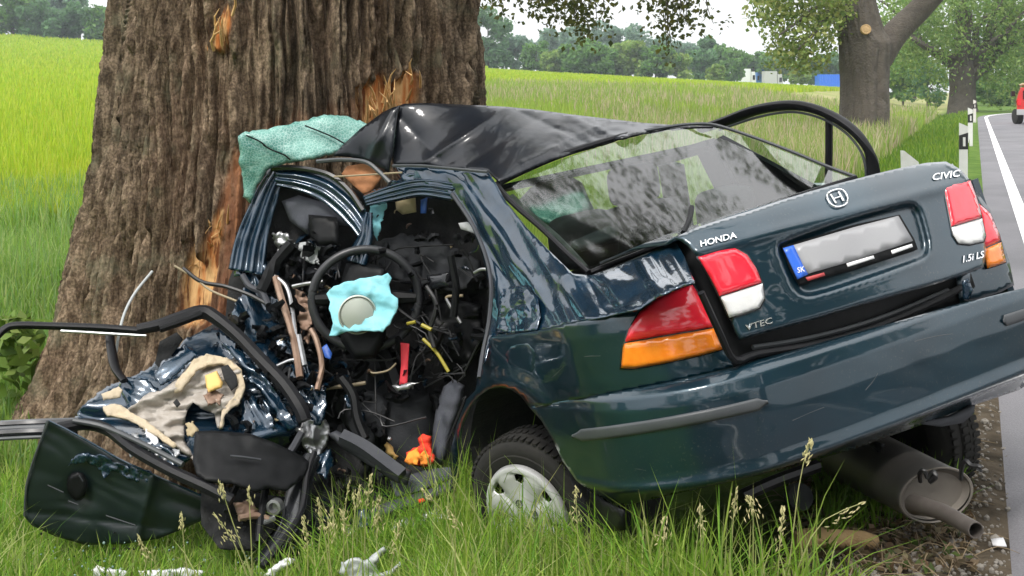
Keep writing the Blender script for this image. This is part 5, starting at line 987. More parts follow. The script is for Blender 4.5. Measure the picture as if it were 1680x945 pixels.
# sill and trims on the floor
wt('sill_rail', [(560, 716), (600, 736), (660, 780)], .030, 'grey_trim', -.12, 4); wp('sill_trim', [(538, 712), (552, 706), (572, 716), (600, 732), (640, 755), (676, 772), (668, 796), (650, 792), (600, 760), (560, 735)], -.10, 'grey_trim', 8, .003, 60, edge=(6, .02), thick=.03, label='loose grey sill trim')
wp('kick_plate', [(596, 838), (640, 822), (700, 804), (742, 786), (744, 806), (700, 826), (650, 842), (600, 858)], -.06, 'grey_trim', 8, .006, 60, edge=(5, .015), thick=.02); wp('kick_mark', [(684, 820), (694, 817), (698, 821), (688, 825)], -.085, 'cloth_red', 4, 0)
wp('floor_mat', [(640, 790), (700, 770), (738, 766), (742, 784), (690, 804), (650, 815)], -.02, 'seat_fabric', 7, .014, 30, 4); wp('underbody', [(560, 858), (620, 856), (700, 832), (742, 812), (745, 850), (700, 862), (620, 878), (560, 880)], -.01, 'bare_metal', 7, .03, 30, 4)
wp('sill_end', [(585, 836), (606, 834), (612, 864), (596, 872), (584, 862)], -.09, 'paint', 6, .02, 20); wp('sill_end', [(520, 745), (546, 738), (545, 765), (532, 785), (518, 775)], -.08, 'paint_crumpled', 5, .02, 18)
wt('lower_pillar', [(512, 748), (494, 790), (482, 850), (452, 895), (425, 925)], [.035, .045, .05, .04, .03], 'black_gloss', -.10, 8, .5); wt('door_seal', [(516, 742), (504, 780), (494, 840), (462, 890), (430, 930)], .012, 'rubber', -.16)
wp('sill_front', [(440, 880), (490, 800), (540, 780), (560, 830), (540, 890), (470, 930), (430, 930)], .02, 'black_plastic', 8, .03, 40, 4)

# torn front door, bent out to the left: frame, inner sheet with foam, outer skin
DO = MB().tube(ptube([(-60, 600), (-18, 565), (6, 541), (28, 534), (90, 535), (170, 538), (232, 543)], Wd(-.08)), .020, 10, m=50, flat=.8).build('front_door', 'rubber', CAR, label='torn front door bent round in front of the trunk')
def dp(name, outline, k, material, step=7, amp=.012, s=40, seed=0, edge=None, thick=.005, label=None):
    a_torn = material in ('paint_crumpled', 'bare_metal', 'rust_metal', 'foam', 'foam_grey', 'card_tan', 'white_plastic')
    return panel(name, ragged(outline, .8 if 'foam' in material else 1.8, max(3, step - 1) * (1.6 if 'foam' in material else 1), seed) if a_torn else outline, Wd(k), material, DO, step=step, disp=(folds(amp, s, rng_ang(outline), seed) if material in ('paint_crumpled', 'foam_grey') else crumple(amp, s, seed)) if amp else None, edge=edge, thick=thick, label=label)
def dt(name, pts, r, material, k=0, n=8, flat=1.0): return wt(name, pts, r, material, k, n, flat, DO)
dt('window_frame', [(225, 541), (262, 533), (292, 523), (330, 512), (352, 520), (392, 552), (430, 592), (468, 632), (492, 668), (500, 690)], [.022, .03, .026, .028, .030], 'rubber', -.10); dt('window_frame', [(262, 540), (300, 527), (330, 515)], .016, 'black_plastic', -.14)
dt('frame_trim', [(100, 543), (170, 547), (240, 551)], .006, 'bare_metal', -.12)
dt('window_channel', [(180, 548), (183, 575), (190, 605), (204, 625)], [.020, .024, .02], 'rubber', -.06, 8, .6); dt('glass_run', [(250, 445), (222, 480), (205, 512), (196, 545), (190, 580)], .006, 'grey_plastic', -.02)
for o_, mt, r in ((-.0, 'black_gloss', .016), (.016, 'moulding', .010), (.034, 'black_gloss', .016), (.055, 'moulding', .007)):
    dt('door_rail', [(-60, 700 + o_ * 420), (0, 697 + o_ * 420), (60, 694 + o_ * 420), (128, 692 + o_ * 420)], r, mt, -.08)
dt('door_seal', [(90, 704), (140, 696), (178, 706), (220, 738), (280, 772), (340, 800), (380, 822)], .022, 'rubber', -.14); dt('door_seal', [(120, 690), (170, 700), (230, 726), (300, 762)], .010, 'moulding', -.17)
dp('inner_sheet', [(122, 690), (136, 668), (160, 645), (196, 626), (232, 612), (262, 590), (300, 560), (330, 542), (360, 540), (400, 570), (440, 615), (478, 655), (492, 700), (470, 735), (430, 745), (380, 725), (330, 740), (300, 762), (250, 742), (200, 712), (150, 702)], .02, 'paint_crumpled', 5, .055, 70, 2, label='crumpled teal inner sheet of the torn door')
dp('sheet_flap', [(250, 616), (270, 590), (308, 566), (330, 582), (290, 614), (262, 634)], -.05, 'paint_crumpled', 5, .015, 24, 3); dp('sheet_flap', [(196, 632), (206, 618), (240, 622), (262, 640), (240, 668), (210, 672)], -.02, 'paint_crumpled', 5, .02, 22, 4)
dp('door_dark_patch', [(262, 560), (290, 545), (300, 556), (276, 590), (262, 604), (254, 596)], .01, 'carpet', 6, .02)  # dark patch laid on the inner sheet in place of a shaded hollow
dp('inner_ridge', [(360, 560), (390, 570), (430, 612), (462, 660), (486, 700), (470, 706), (440, 660), (400, 610)], -.05, 'paint_crumpled', 5, .03, 20, 5); dp('inner_ridge', [(400, 640), (440, 660), (450, 700), (420, 712), (396, 690)], -.03, 'paint_crumpled', 5, .03, 18, 6)
dp('sound_foil', [(172, 668), (186, 664), (206, 674), (224, 660), (244, 645), (268, 640), (282, 628), (300, 608), (322, 586), (352, 582), (384, 592), (398, 612), (400, 640), (388, 664), (368, 676), (366, 702), (358, 702), (352, 680), (330, 672), (316, 660), (306, 676), (302, 720), (320, 756), (300, 744), (262, 716), (225, 694), (196, 684)], -.06, 'foam_grey', 4, .040, 17, 2, edge=(3, .008), thick=.005, label='torn grey and cream insulating foil')
dp('foam_edge', [(318, 590), (340, 580), (372, 586), (396, 606), (402, 632), (392, 660), (372, 678), (366, 700), (360, 700), (364, 674), (384, 650), (392, 628), (384, 606), (362, 596), (340, 598), (322, 610), (296, 640), (286, 642), (292, 622)], -.085, 'foam', 4, .015, 14, 3, thick=.012); dp('foam_edge', [(168, 668), (190, 660), (214, 676), (240, 690), (290, 730), (284, 734), (240, 706), (206, 686), (176, 680)], -.085, 'foam', 4, .012, 14, 3, thick=.01)
dp('foam_dark_patch', [(362, 602), (374, 598), (388, 616), (390, 632), (380, 640), (368, 622)], -.10, 'carpet', 5, .01); dp('foam_dark_patch', [(284, 660), (290, 654), (296, 662), (290, 668)], -.11, 'carpet', 4, 0)  # dark patches laid on the foam in place of shaded holes
dp('foam_block', [(336, 616), (356, 608), (366, 628), (364, 636), (342, 644), (338, 634)], -.125, 'foam_yellow', 5, .004, 20, edge=(3, .01), thick=.03, label='yellow foam block'); dp('rust_patch', [(332, 648), (352, 640), (366, 648), (358, 662), (340, 664)], -.10, 'rust_metal', 4, .015, 10)
dp('speaker_scrap', [(304, 696), (318, 690), (326, 704), (318, 718), (306, 714)], -.10, 'card_tan', 4, .012, 10); dp('clip', [(166, 646), (196, 634), (202, 640), (196, 650), (170, 656)], -.07, 'foam', 4, .006, 10)
dp('regulator', [(196, 712), (240, 714), (280, 738), (300, 764), (280, 772), (240, 752), (206, 734)], -.06, 'paint_crumpled', 4, .03, 14, 3); dp('regulator_plate', [(240, 704), (256, 716), (262, 734), (246, 740), (236, 722)], -.09, 'white_plastic', 4, .02, 10)
for x, y in ((222, 716), (258, 742), (216, 742), (270, 752), (290, 742), (205, 726)): dp('clip', [(x - 7, y - 4), (x + 5, y - 6), (x + 8, y + 3), (x - 2, y + 6)], -.11, 'bare_metal', 4, .01, 8)
# outer skin, dark and dull, with the torn handle recess
skin = [(76, 690), (84, 690), (110, 706), (150, 728), (195, 754), (248, 778), (300, 802), (350, 824), (372, 832), (340, 850), (300, 868), (260, 884), (200, 893), (140, 894), (90, 880), (52, 862), (40, 848), (42, 800), (52, 762), (62, 732)]
skin_d = lambda x, y: 4.25 + .00012 * (y - 790) + .0002 * (x - 40) + .012 * sstep(.0, 40, np.abs((x - 245) - (780 - y) * .33)) 
SK = panel('door_skin', skin, lambda x, y: skin_d(x, y), 'paint_dark', DO, step=5, disp=lambda x, y: folds(.008, 40, 25, 2)(x, y) - .02 * np.exp(-np.abs((x - 246) + (y - 800) * .25) / 7) + .014 * np.exp(-np.abs((y - 846) - (x - 100) * .12) / 9) + .010 * (fbm(x / 90, y / 60, 4, 3) - .45) + .03 * np.exp(-(np.hypot((x - 128) / 22, (y - 815) / 30)) ** 2), edge=(2, .004), thick=.006, label='dark outer skin of the torn door')
MB().tube(ptube([(80, 690), (64, 730), (52, 764), (43, 800), (40, 846)], lambda x, y: skin_d(x, y) - .004), .0045, 6).build('folded_edge', 'moulding', SK); MB().tube(ptube([(80, 690), (112, 706), (152, 728), (196, 753), (250, 778), (302, 801), (352, 823)], lambda x, y: skin_d(x, y) - .004), .004, 6).build('folded_edge', 'paint_crumpled', SK)
panel('handle_recess', rounded([(112, 778), (134, 772), (146, 792), (138, 820), (120, 822), (108, 800)], 1), lambda x, y: skin_d(x, y) - .012, 'black_plastic', SK, step=5, edge=(5, .012), thick=.01)
panel('torn_paint', ragged([(110, 766), (122, 748), (150, 742), (172, 750), (196, 762), (222, 764), (250, 776), (262, 786), (250, 796), (226, 790), (200, 780), (182, 772), (174, 788), (164, 772), (142, 757), (122, 760)], 1.6, 4, 5), lambda x, y: skin_d(x, y) - .012, 'paint_crumpled', SK, step=4, disp=crumple(.02, 14, 3), thick=.004)
for a_, b_ in (((78, 796), (104, 808)), ((112, 822), (128, 828)), ((174, 846), (222, 862)), ((130, 780), (136, 790))): MB().tube(ptube([a_, b_], lambda x, y: skin_d(x, y) - .012), .003, 5, m=4).build('scratch_edge', 'grey_trim', SK)
dp('door_card', [(320, 708), (350, 706), (410, 711), (450, 726), (496, 748), (510, 760), (498, 784), (470, 806), (440, 800), (420, 808), (380, 792), (340, 790), (322, 778), (316, 756)], -.18, 'black_plastic', 6, .008, 60, edge=(2, .004), thick=.012, label='torn black door card')
dt('card_edge', [(378, 748), (400, 750), (428, 754)], .004, 'grey_trim', -.20)
dp('shade_sheet', [(330, 795), (380, 800), (440, 812), (470, 815), (455, 860), (420, 905), (360, 900), (330, 860)], -.02, 'carpet', 8, .03)  # dark sheet standing in for the shade below the door card
for P, r, mt in (([(392, 790), (380, 815), (372, 840)], .012, 'black_plastic'), ([(436, 800), (428, 850), (424, 890)], .014, 'black_plastic'), ([(392, 850), (420, 846), (440, 852)], .012, 'rust_metal'), ([(430, 858), (450, 850)], .010, 'bare_metal')): dt('door_brace', P, r, mt, -.10)
dp('rust_patch', [(384, 824), (412, 820), (424, 838), (404, 852), (388, 846)], -.09, 'rust_metal', 5, .02, 14)
MB().lathe(at(450, 832, float(W(450, 832)[0]) - .12), (-.2, -1, .1), [(-.02, .03), (.01, .028), (.012, .018), (-.01, .012), (-.01, 0)], 20).build('hinge_bush', 'bare_metal', DO)

# ------------------------------------------------------------------ loose things and traffic
def blobpanel(name, outline, depth, material, label, cat, amp=.02, s=18, thick=.006, step=4, edge=(4, .012), group=None):
    o = panel(name, ragged(outline, 1.4, 5, 4), depth, material, None, step=step, disp=crumple(amp, s, 3), edge=edge, thick=thick); return tag(o, label, cat, group)
OC = blobpanel('rescue_cloth', [(664, 756), (668, 742), (678, 734), (688, 730), (686, 718), (694, 712), (708, 716), (710, 736), (712, 754), (706, 764), (690, 763), (674, 762)], lambda x, y: W(x, y) - .04, 'cloth_red', 'crumpled bright red and orange cloth lying on the car floor', 'cloth', .03, 16, .012)
for q in ([(664, 756), (670, 742), (684, 736), (690, 748), (684, 762), (672, 761)], [(688, 750), (698, 738), (704, 750), (700, 762), (690, 762)]): panel('orange_fold', q, lambda x, y: W(x, y) - .07, 'cloth_orange', OC, step=4, disp=crumple(.02, 10, 2), thick=.01)
blobpanel('orange_bag', [(632, 744), (630, 732), (636, 724), (646, 732), (654, 748), (648, 756), (640, 752)], lambda x, y: W(x, y) + .0, 'foam_yellow', 'small dull orange pouch half under the grey sill trim', 'pouch', .02, 14, .012)
blobpanel('plastic_trim', [(560, 922), (584, 914), (600, 920), (612, 908), (628, 896), (634, 902), (624, 914), (616, 926), (620, 940), (640, 934), (656, 922), (660, 930), (640, 948), (600, 956), (570, 950), (556, 940)], lambda x, y: 3.72 + 0 * x, 'grey_plastic', 'broken pale grey plastic trim lying in grass before the rear wheel', 'plastic trim', .012, 20, .006)
DG = 'white scraps of debris in the grass'
for q, d, lb in (([(150, 934), (160, 926), (186, 932), (206, 936), (204, 952), (152, 952)], 4.0, 'crumpled white scrap at the front below the torn door skin'), ([(228, 938), (262, 934), (300, 932), (336, 936), (330, 952), (232, 954)], 4.0, 'flat white plastic scrap right of the crumpled one'), ([(432, 944), (446, 930), (458, 920), (470, 914), (486, 918), (480, 928), (462, 936), (450, 952)], 3.9, 'torn white strip by the dark lower pillar')):
    blobpanel('debris_scrap', q, (lambda dd: (lambda x, y: dd + 0 * x))(d), 'white_plastic', lb, 'debris', .016, 9, .003, group=DG)
c_ = at(1376, 926, 3.75); c_[2] = max(c_[2], float(ground_z(c_[0], c_[1])) + .03)
wc = MB(); wc.tube([c_ + [-.14, .0, .0], c_ + [-.05, .005, .004], c_ + [.05, .0, .0], c_ + [.125, -.012, -.006]], [.030, .036, .036, .028], 12, m=24, flat=.85); o = wc.build('wood_chunk', 'wood_chunk'); tag(o, 'splintered length of pale wood lying at the grass edge', 'wood')
for v in o.data.vertices: v.co += Vector(v.normal) * float(.014 * (vn(v.co.x * 14, v.co.y * 40 + v.co.z * 40, 2) - .5))
c_ = at(1635, 942, 3.7); c_[2] = float(ground_z(c_[0], c_[1])) + .02
tag(MB().add([c_ + np.array(v) for v in ((-.02, -.02, 0), (.02, -.03, .0), (.03, .02, .008), (-.01, .02, .004))], [(0, 1, 2, 3)]).build('debris_scrap', 'white_plastic', thick=.004), 'small pale scrap on the gravel beside the asphalt', 'debris', DG)
c_ = at(1310, 846, 3.95); c_[2] = float(ground_z(c_[0], c_[1])) + .12
tag(MB().lathe(c_, (.2, -.9, .3), [(-.03, .0), (-.02, .045), (.02, .045), (.03, .02), (.03, 0)], 20).build('plastic_cap', 'grey_trim'), 'dull grey round cap lying in the grass under the bumper', 'cap')

def delineator(px_, d, label):
    x = (px_ - 840) / F * d; z0 = float(ground_z(x, d)); t = empty('delineator_post', (x, d, z0), label, 'post', 'white roadside posts')
    prof = lambda w_: [(-w_ / 2, -.045), (w_ / 2, -.045), (w_ / 2 * .5, .05), (-w_ / 2 * .5, .05)]
    def col(name, z1, z2, z2b, g_, mt):
        V = [(x + a_ * (1 + g_), d + b_ * (1 + g_), z0 + z1) for a_, b_ in prof(.12)] + [(x + a_ * (1 + g_), d + b_ * (1 + g_), z0 + (z2 if a_ < 0 else z2b)) for a_, b_ in prof(.12)]
        return MB().add(V, [(0, 1, 5, 4), (1, 2, 6, 5), (2, 3, 7, 6), (3, 0, 4, 7), (4, 5, 6, 7)]).build(name, mt, t, smooth=False)
    col('post_body', -.3, .98, .93, 0, 'post_white'); col('black_band', .60, .80, .84, .06, 'post_black'); MB().box((x + .005, d - .052, z0 + .71), .035, .008, .13).build('reflector', 'post_white', t, smooth=False)
delineator(1579, 16.6, 'nearest white roadside post with a black band just behind the boot'); delineator(1591, 29.5, 'second white roadside post farther along the verge'); delineator(1598.5, 50., 'farthest and smallest white roadside post by the bend')
p_ = [at(1477, 247, 13.), at(1481, 247, 13.), at(1505, 266, 13.05), at(1505, 300, 13.05), at(1479, 300, 13.)]
sb_ = empty('sign_board', (p_[0][0] + .1, 13., float(ground_z(p_[0][0], 13.))), 'slanted white sign board seen from behind beyond the boot lid', 'sign'); MB().add(p_, [(0, 1, 2, 3, 4)]).build('board', 'post_white', sb_, smooth=False, thick=.03)
MB().tube([at(1490, 262, 13.06), at(1490, 360, 13.06)], .03, 8).build('post', 'steel', sb_)

def lorry(px0, px1, pt_, pb, d, cab, body, label, cabside=1, cat='lorry'):
    a_ = at(px0, pt_, d); b_ = at(px1, pb, d); L_ = b_[0] - a_[0]; H_ = a_[2] - b_[2] + 1.6; z0 = a_[2] - H_; xm = (a_[0] + b_[0]) / 2
    t = empty('parked_lorry', (xm, d, z0), label, cat, 'lorries parked beyond the field'); s_ = cabside; cl = min(2.2, L_ * .28)
    MB().box((xm - s_ * cl * .55, d, z0 + .9 + (H_ - .9) / 2), L_ - cl * 1.1, 2.4, H_ - .9, bev=.03).build('cargo_box', body, t, smooth=False)
    cb = MB(); cx_ = xm + s_ * (L_ / 2 - cl / 2); V = [(cx_ - cl / 2, -1.15, .5), (cx_ + cl / 2, -1.15, .5), (cx_ + cl / 2, -1.15, 1.5), (cx_ + s_ * -.0 + cl * .30, -1.15, H_ * .86), (cx_ - cl / 2, -1.15, H_ * .86)]
    V = [(q[0] if s_ > 0 else 2 * cx_ - q[0], d + q[1], z0 + q[2]) for q in V] + [(q[0] if s_ > 0 else 2 * cx_ - q[0], d - q[1], z0 + q[2]) for q in V]
    c2 = cb.add(V, [(0, 1, 2, 3, 4), (9, 8, 7, 6, 5)] + [(i, 5 + i, 5 + (i + 1) % 5, (i + 1) % 5) for i in range(5)]).build('cab', cab, t, smooth=False)
    MB().box((cx_ + s_ * cl * .05, d - 1.17, z0 + H_ * .58), cl * .5, .05, H_ * .22).build('window', 'window_dark', c2, smooth=False)
    for k in (-.38, -.22, .36): MB().lathe((xm + s_ * L_ * k, d - 1.2, z0 + .45), (0, -1, 0), [(-.25, .45), (0, .45), (.02, .3), (.02, 0)], 20).build('wheel', 'tyre', t)
lorry(1211, 1238, 113, 132, 205, 'truck_white', 'truck_white', 'white box lorry parked beyond the field edge', 1); lorry(1239, 1262, 114, 133, 207, 'truck_blue', 'truck_blue', 'blue lorry parked between the white and grey ones', -1); lorry(1252, 1282, 117, 135, 200, 'truck_grey', 'truck_grey', 'pale grey lorry at the right end of the parked row', 1)
a_ = at(1344, 122, 165); b_ = at(1385, 147, 165); z0 = b_[2] - .4; ct = empty('shipping_container', ((a_[0] + b_[0]) / 2, 165, z0), 'bright blue container left of the forked trunk', 'container')
cb = MB(); xs = np.linspace(a_[0], b_[0], 27); V = []
for z in (z0, a_[2]):
    for i, x in enumerate(xs): V.append((x, 165 - (.06 if i % 2 else 0), z))
    V += [(b_[0], 167.4, z), (a_[0], 167.4, z)]
n_ = 29; cb.add(V, [(i, (i + 1) % n_, n_ + (i + 1) % n_, n_ + i) for i in range(n_)] + [tuple(range(n_, 2 * n_))]).build('walls', 'container_blue', ct, smooth=False)
MB().box((b_[0] - .12, 164.85, (z0 + a_[2]) / 2), .22, .1, a_[2] - z0).build('corner_post', 'truck_white', ct, smooth=False)

# red recovery vehicle going away round the bend
d = 46.; x0 = (1701 - 840) / F * d; z0 = .33; rv = empty('red_vehicle', (x0, d, z0), 'red vehicle seen from behind at the right edge on the road', 'van')
V = []; prof = [(-.78, .42), (.78, .42), (.80, .95), (.72, 1.25), (.62, 1.46), (-.62, 1.46), (-.72, 1.25), (-.80, .95)]
for y_ in (0, 2.6):
    for a_, b_ in prof: V.append((x0 + a_ + y_ * .42, d + y_, z0 + b_))
bd = MB().add(V, [tuple(range(8)), tuple(range(8, 16))[::-1]] + [(i, 8 + i, 8 + (i + 1) % 8, (i + 1) % 8) for i in range(8)]).build('body', 'red_paint', rv, smooth=False)
MB().box((x0, d - .02, z0 + 1.16), 1.1, .04, .34).build('rear_window', 'window_dark', rv, smooth=False); MB().box((x0, d - .06, z0 + .48), 1.6, .16, .22).build('bumper', 'truck_grey', rv, smooth=False)
MB().tube([(x0 - .55, d + .2, z0 + 1.46), (x0 - .50, d + .2, z0 + 1.58), (x0 + .50, d + .2, z0 + 1.58), (x0 + .55, d + .2, z0 + 1.46)], .05, 8).build('roof_bar', 'card_tan', rv)
for s_ in (-1, 1):
    MB().lathe((x0 + s_ * .62, d + .35, z0 + .30), (s_, 0, 0), [(-.12, 0), (-.12, .30), (.1, .30), (.12, .2), (.12, 0)], 20).build('wheel', 'tyre', rv); MB().box((x0 + s_ * .70, d - .03, z0 + .86), .12, .05, .22).build('tail_light', 'red_lens', rv, smooth=False)
    MB().box((x0 + .88 + s_ * .92, d + 2.1, z0 + 1.2), .16, .1, .22).build('mirror', 'post_black', rv, smooth=False)

# ------------------------------------------------------------------ grass
def blades(name, X, Y, hts, wid, cols, seed=0, lean=.35, clip=None, label=None):
    rg = np.random.default_rng(seed); n = len(X); Z = ground_z(X, Y); a = rg.uniform(0, 2 * math.pi, n); wv = np.stack([np.cos(a), np.sin(a) * .6], -1) * (wid / 2)[:, None]
    la = rg.uniform(0, 2 * math.pi, n); lm = hts * np.abs(rg.normal(size=n)) * lean; lx = np.cos(la) * lm; ly = np.sin(la) * lm; b0 = np.stack([X, Y, Z - .02], -1)
    def lev(f, ws): 
        c = b0 + np.stack([lx * f * f, ly * f * f, hts * f * (1 - .18 * f * f * np.minimum(1, lm / hts))], -1); o = np.zeros((n, 3)); o[:, :2] = wv * ws; return c - o, c + o
    p = [lev(0, .8), lev(.42, 1), lev(.76, .62)]; tip = lev(1, 0)[0]
    V = np.stack([p[0][0], p[0][1], p[1][0], p[1][1], p[2][0], p[2][1], tip], 1).reshape(-1, 3); o7 = np.arange(n)[:, None] * 7
    Fi = (o7 + np.array([0, 1, 3, 0, 3, 2, 2, 3, 5, 2, 5, 4, 4, 5, 6])).ravel(); ob = fast_mesh(name, V, Fi, 3, 'blade', np.repeat(cols, 5, 0)); ob['kind'] = 'stuff'
    return ob
def scatter(n, px0, px1, d0, d1, rg, power=1.0):
    d = d0 + (d1 - d0) * rg.random(n) ** power; p = rg.uniform(px0, px1, n); return (p - 840) / F * d, d
def keep_clear(X, Y, tree=True):
    C = tocar(np.stack([X, Y, ground_z(X, Y)], -1)); k = ~((C[:, 0] > .15) & (C[:, 0] < 3) & (np.abs(C[:, 1]) < .72))
    if tree: k &= np.hypot(X - TC[0], Y - TC[1]) > 1.25
    return k & (X - .4 * Y < -.02)
GF = [(.20, .35, .04), (.14, .29, .03), (.25, .40, .045), (.33, .45, .08), (.42, .46, .17)]
GC = [(.31, .43, .022), (.36, .46, .025), (.27, .39, .022), (.42, .48, .05)]
GM = [(.32, .35, .14), (.26, .33, .09), (.42, .38, .22), (.46, .38, .27), (.22, .32, .06), (.20, .30, .06)]
rg = np.random.default_rng(31)
# close turf in front of and under the wreck
X, Y = scatter(42000, -380, 1420, 3.0, 5.4, rg); s = X - .4 * Y; k = keep_clear(X, Y) & (rg.random(len(X)) < np.clip((-.20 - s) * 1.5, 0, 1)); X, Y = X[k], Y[k]; n = len(X)
pxs = 840 + F * X / Y; tall = np.interp(pxs, [-380, 30, 90, 420, 500, 660, 720, 800, 880, 960, 1040, 1300, 1420], [.26, .20, .14, .14, .21, .23, .31, .33, .28, .29, .36, .32, .17])
tall = tall * np.where((pxs < 540) & (Y > 4.05), .55, 1); clump = .55 + .9 * fbm(X * 3.5, Y * 3.5, 3, 3)
blades('foreground_grass', X, Y, tall * clump * rg.uniform(.55, 1.25, n) * np.where(rg.random(n) < .06, 1.5, 1), np.full(n, .0065), palette(n, GF, 1, .25), 1, .58)
# left of the trunk: the long verge grass running into the crop
X, Y = scatter(38000, -520, 320, 5.2, 16, rg, 1.2); k = keep_clear(X, Y); X, Y = X[k], Y[k]; n = len(X); blades('verge_grass', X, Y, np.interp(Y, [5.5, 6.8, 9], [.35, .55, 1]) * rg.uniform(.25, .62, n) * (.6 + .8 * fbm(X * 1.3, Y * 1.3, 2, 3)), .006 + Y * .0007, palette(n, [(.20, .34, .05), (.16, .30, .05), (.25, .38, .08), (.32, .41, .14), (.19, .32, .10)], 2, .2), 2, .3)
X, Y = scatter(110000, -620, 800, 13, 178, rg, 1.8); n = len(X); blades('crop', X, Y, rg.uniform(.35, .55, n), .006 + Y * .0011, palette(n, GC, 3, .12), 3, .2)
# beyond the car: tall flowering meadow up to the roadside, crop behind it
X, Y = scatter(90000, 640, 1900, 6.5, 70, rg, 1.35); s = X - .4 * Y; k = keep_clear(X, Y) & (s < -.9 + .75 * (Y > 8.5)); X, Y, s = X[k], Y[k], s[k]; n = len(X)
mc = palette(n, GM, 4, .18); far = fbm(X * .12 + 7, Y * .12, 3, 3); g_ = (far < .36); mc[g_] = palette(int(g_.sum()), [(.26, .36, .06), (.30, .40, .07), (.22, .33, .05)], 5, .15)
near_road = s > -2.2; mc[near_road] = palette(int(near_road.sum()), [(.12, .22, .02), (.10, .19, .02), (.18, .27, .03)], 6, .15)
blades('meadow_grass', X, Y, np.where(near_road, rg.uniform(.08, .28, n), rg.uniform(.45, .95, n)), .005 + Y * .0009, mc, 4, .25)
X, Y = scatter(40000, 770, 1420, 40, 150, rg, 1.2); k = (X - .4 * Y < -14); X, Y = X[k], Y[k]; n = len(X); blades('crop', X, Y, rg.uniform(.3, .5, n), .02 + Y * .0012, palette(n, GC, 7, .12), 7, .2)
# short tufts on the gravel verge by the road
X, Y = scatter(14000, 1340, 1700, 3.6, 12, rg, 1.3); s = X - .4 * Y; k = (s < -.05) & (fbm(X * 2.2, Y * 2.2, 5, 3) > .46); X, Y = X[k], Y[k]; n = len(X); blades('verge_tufts', X, Y, rg.uniform(.04, .19, n), np.full(n, .007), palette(n, [(.12, .24, .02), (.16, .28, .03), (.10, .20, .02)], 8, .2), 8, .5)
# flowering grass stalks with seed heads, close to the lens
mb_s = MB(); mb_h = MB(); rg = np.random.default_rng(44)
for (tx, ty, bx, by, d) in ((1330, 722, 1268, 905, 3.15), (1418, 824, 1240, 950, 3.2), (1285, 832, 1262, 950, 3.1), (1228, 815, 1275, 960, 3.15), (360, 790, 425, 950, 3.9), (408, 800, 415, 950, 3.9), (350, 840, 420, 950, 3.85), (520, 815, 545, 960, 3.8), (545, 835, 552, 960, 3.75), (572, 792, 566, 960, 3.8), (560, 840, 575, 960, 3.75), (608, 780, 600, 960, 3.8), (622, 815, 618, 960, 3.75), (655, 858, 630, 960, 3.7), (498, 845, 505, 960, 3.8), (590, 800, 580, 960, 3.7), (690, 800, 760, 930, 3.6), (945, 800, 962, 930, 3.3), (297, 840, 312, 960, 3.9), (226, 878, 226, 960, 3.9), (730, 830, 770, 950, 3.5), (1150, 830, 1165, 950, 3.2), (1090, 850, 1080, 950, 3.2), (1208, 800, 1190, 950, 3.2)):
    b0 = at(bx, by, d); t0 = at(tx, ty, d); mid = (b0 + t0) / 2 + np.array([.012 * rg.normal(), 0, .01]); b0[2] = min(b0[2], 0.05); C = cr_curve([b0, mid, t0], 12); mb_s.tube(C, [.0026, .002, .0012], 5, m=12)
    ln = rg.uniform(.045, .12); thin = rg.uniform(.5, 1.5)
    for j in range(int(rg.uniform(18, 42))):
        t = rg.random(); q = t0 - (t0 - mid) / np.linalg.norm(t0 - mid) * ln * t + rg.normal(size=3) * .007 * thin * (.35 + t); dr = rg.normal(size=3) * .35 + (t0 - mid) / np.linalg.norm(t0 - mid); dr /= np.linalg.norm(dr)
        mb_h.lathe(q, dr, [(-.007, .0004), (0, .0022), (.008, .0004)], 5)
mat('stalk', (.26, .30, .09), .7, noise=(30, (.34, .32, .14), .6)); mat('seed_head', (.40, .38, .16), .8, noise=(60, (.50, .44, .24), .6))
tag(mb_s.build('grass_stalks', 'stalk'), kind='stuff'); tag(mb_h.build('grass_seed_heads', 'seed_head', smooth=False), kind='stuff')
# broad leaves of a weed left of the trunk
C = np.concatenate([at_n(np.full(26, 18.) + rg.normal(size=26) * 26, 520 + np.abs(rg.normal(size=26)) * 60, np.full(26, 6.0) + rg.normal(size=26) * .12) for _ in range(9)]); V, Fi = leaf_cards(C, .10, None, .6, 12); tag(fast_mesh('weeds', V, Fi, 4, 'leaf', palette(len(C), [(.17, .26, .05), (.24, .32, .08), (.12, .20, .03)], 12)), kind='stuff')
# pebbles, clods and twigs on the verge
ico = bmesh.new(); bmesh.ops.create_icosphere(ico, subdivisions=1, radius=1); IV = np.array([v.co[:] for v in ico.verts]); IF = [[v.index for v in f.verts] for f in ico.faces]; ico.free()
mb = MB(); X, Y = scatter(3600, 1290, 1690, 3.4, 7.5, rg, 1.2); s = X - .4 * Y; k = (s > -1.0 - .3 * rg.random(len(s))) & (s < .06 + .14 * rg.random(len(s)) ** 3)
for x, y in zip(X[k], Y[k]):
    r = rg.uniform(.003, .010) * (1.9 if rg.random() < .08 else 1); mb.add(IV * r * rg.uniform(.6, 1.3, 3) @ np.array(Matrix.Rotation(rg.uniform(0, 6), 3, 'Z')) + [x, y, max(ground_z(x, y), .27 if x - .4 * y > 0 else -9) + r * .3], IF)
tag(mb.build('gravel', 'stone', smooth=False), kind='stuff')
mb = MB(); X, Y = scatter(1000, 1280, 1690, 3.4, 6.2, rg); k = (X - .4 * Y > -1.3) & (X - .4 * Y < .0)
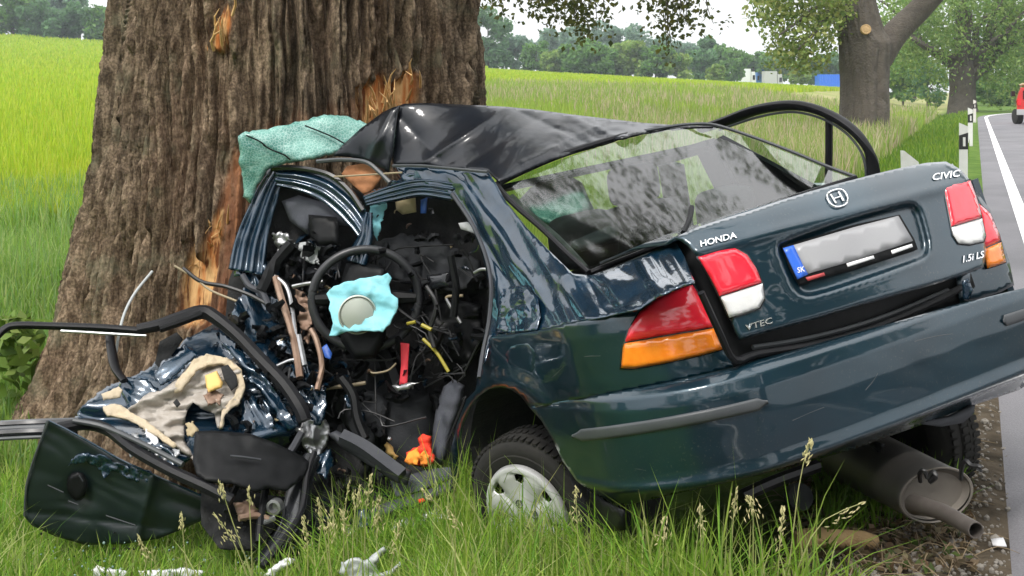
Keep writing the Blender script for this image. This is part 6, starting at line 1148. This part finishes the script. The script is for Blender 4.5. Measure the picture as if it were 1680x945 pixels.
for x, y in zip(X[k], Y[k]):
    a = rg.uniform(0, 6.28); l = rg.uniform(.03, .16); z = ground_z(x, y) + .012; mb.tube([(x, y, z), (x + math.cos(a) * l / 2, y + math.sin(a) * l / 2, z + rg.uniform(0, .03)), (x + math.cos(a) * l, y + math.sin(a) * l, z)], [.0018, .0016, .0008], 5, m=5)
tag(mb.build('twigs', 'twig', smooth=False), kind='stuff')
C = np.stack([*scatter(4200, 1290, 1680, 3.5, 6.5, rg), np.zeros(4200)], -1); C = C[(C[:, 0] - .4 * C[:, 1] < .0) & (C[:, 0] - .4 * C[:, 1] > -1.4)]; C[:, 2] = ground_z(C[:, 0], C[:, 1]) + .015; V, Fi = leaf_cards(C, .035, None, .6, 15)
tag(fast_mesh('leaf_litter', V, Fi, 4, 'leaf', palette(len(C), [(.16, .11, .06), (.30, .24, .15), (.12, .09, .05), (.10, .14, .04)], 15)), kind='stuff')

# the hazy air over the field
hz = bpy.data.materials.new('haze_air'); hz.use_nodes = True; N, L = nodes(hz); N.clear(); out = N.new('ShaderNodeOutputMaterial'); pv = N.new('ShaderNodeVolumePrincipled')
pv.inputs['Color'].default_value = (.82, .90, .97, 1); pv.inputs['Density'].default_value = .0006; pv.inputs['Anisotropy'].default_value = .2; L.new(pv.outputs[0], out.inputs['Volume']); MATS['haze_air'] = hz
HZ = MB().add([(x, y, z) for z in (-6, 34) for x, y in ((-700, -700), (700, -700), (700, 700), (-700, 700))], [(3, 2, 1, 0), (4, 5, 6, 7), (0, 1, 5, 4), (1, 2, 6, 5), (2, 3, 7, 6), (3, 0, 4, 7)]).build('haze', 'haze_air', smooth=False); HZ['kind'] = 'stuff'

# crumbs of window glass and splinters of trim strewn in front of the wreck
mb = MB(); mb2 = MB(); X, Y = scatter(520, 30, 1000, 3.55, 4.3, rg)
for x, y in zip(X, Y):
    z = float(ground_z(x, y)) + rg.uniform(.02, .11); q = IV[:] * rg.uniform(.002, .005) * rg.uniform(.5, 1.5, 3); (mb if rg.random() < .7 else mb2).add(q + [x, y, z], IF)
tag(mb.build('glass_crumbs', 'crumb_glass', smooth=False), kind='stuff'); tag(mb2.build('trim_crumbs', 'black_plastic', smooth=False), kind='stuff')
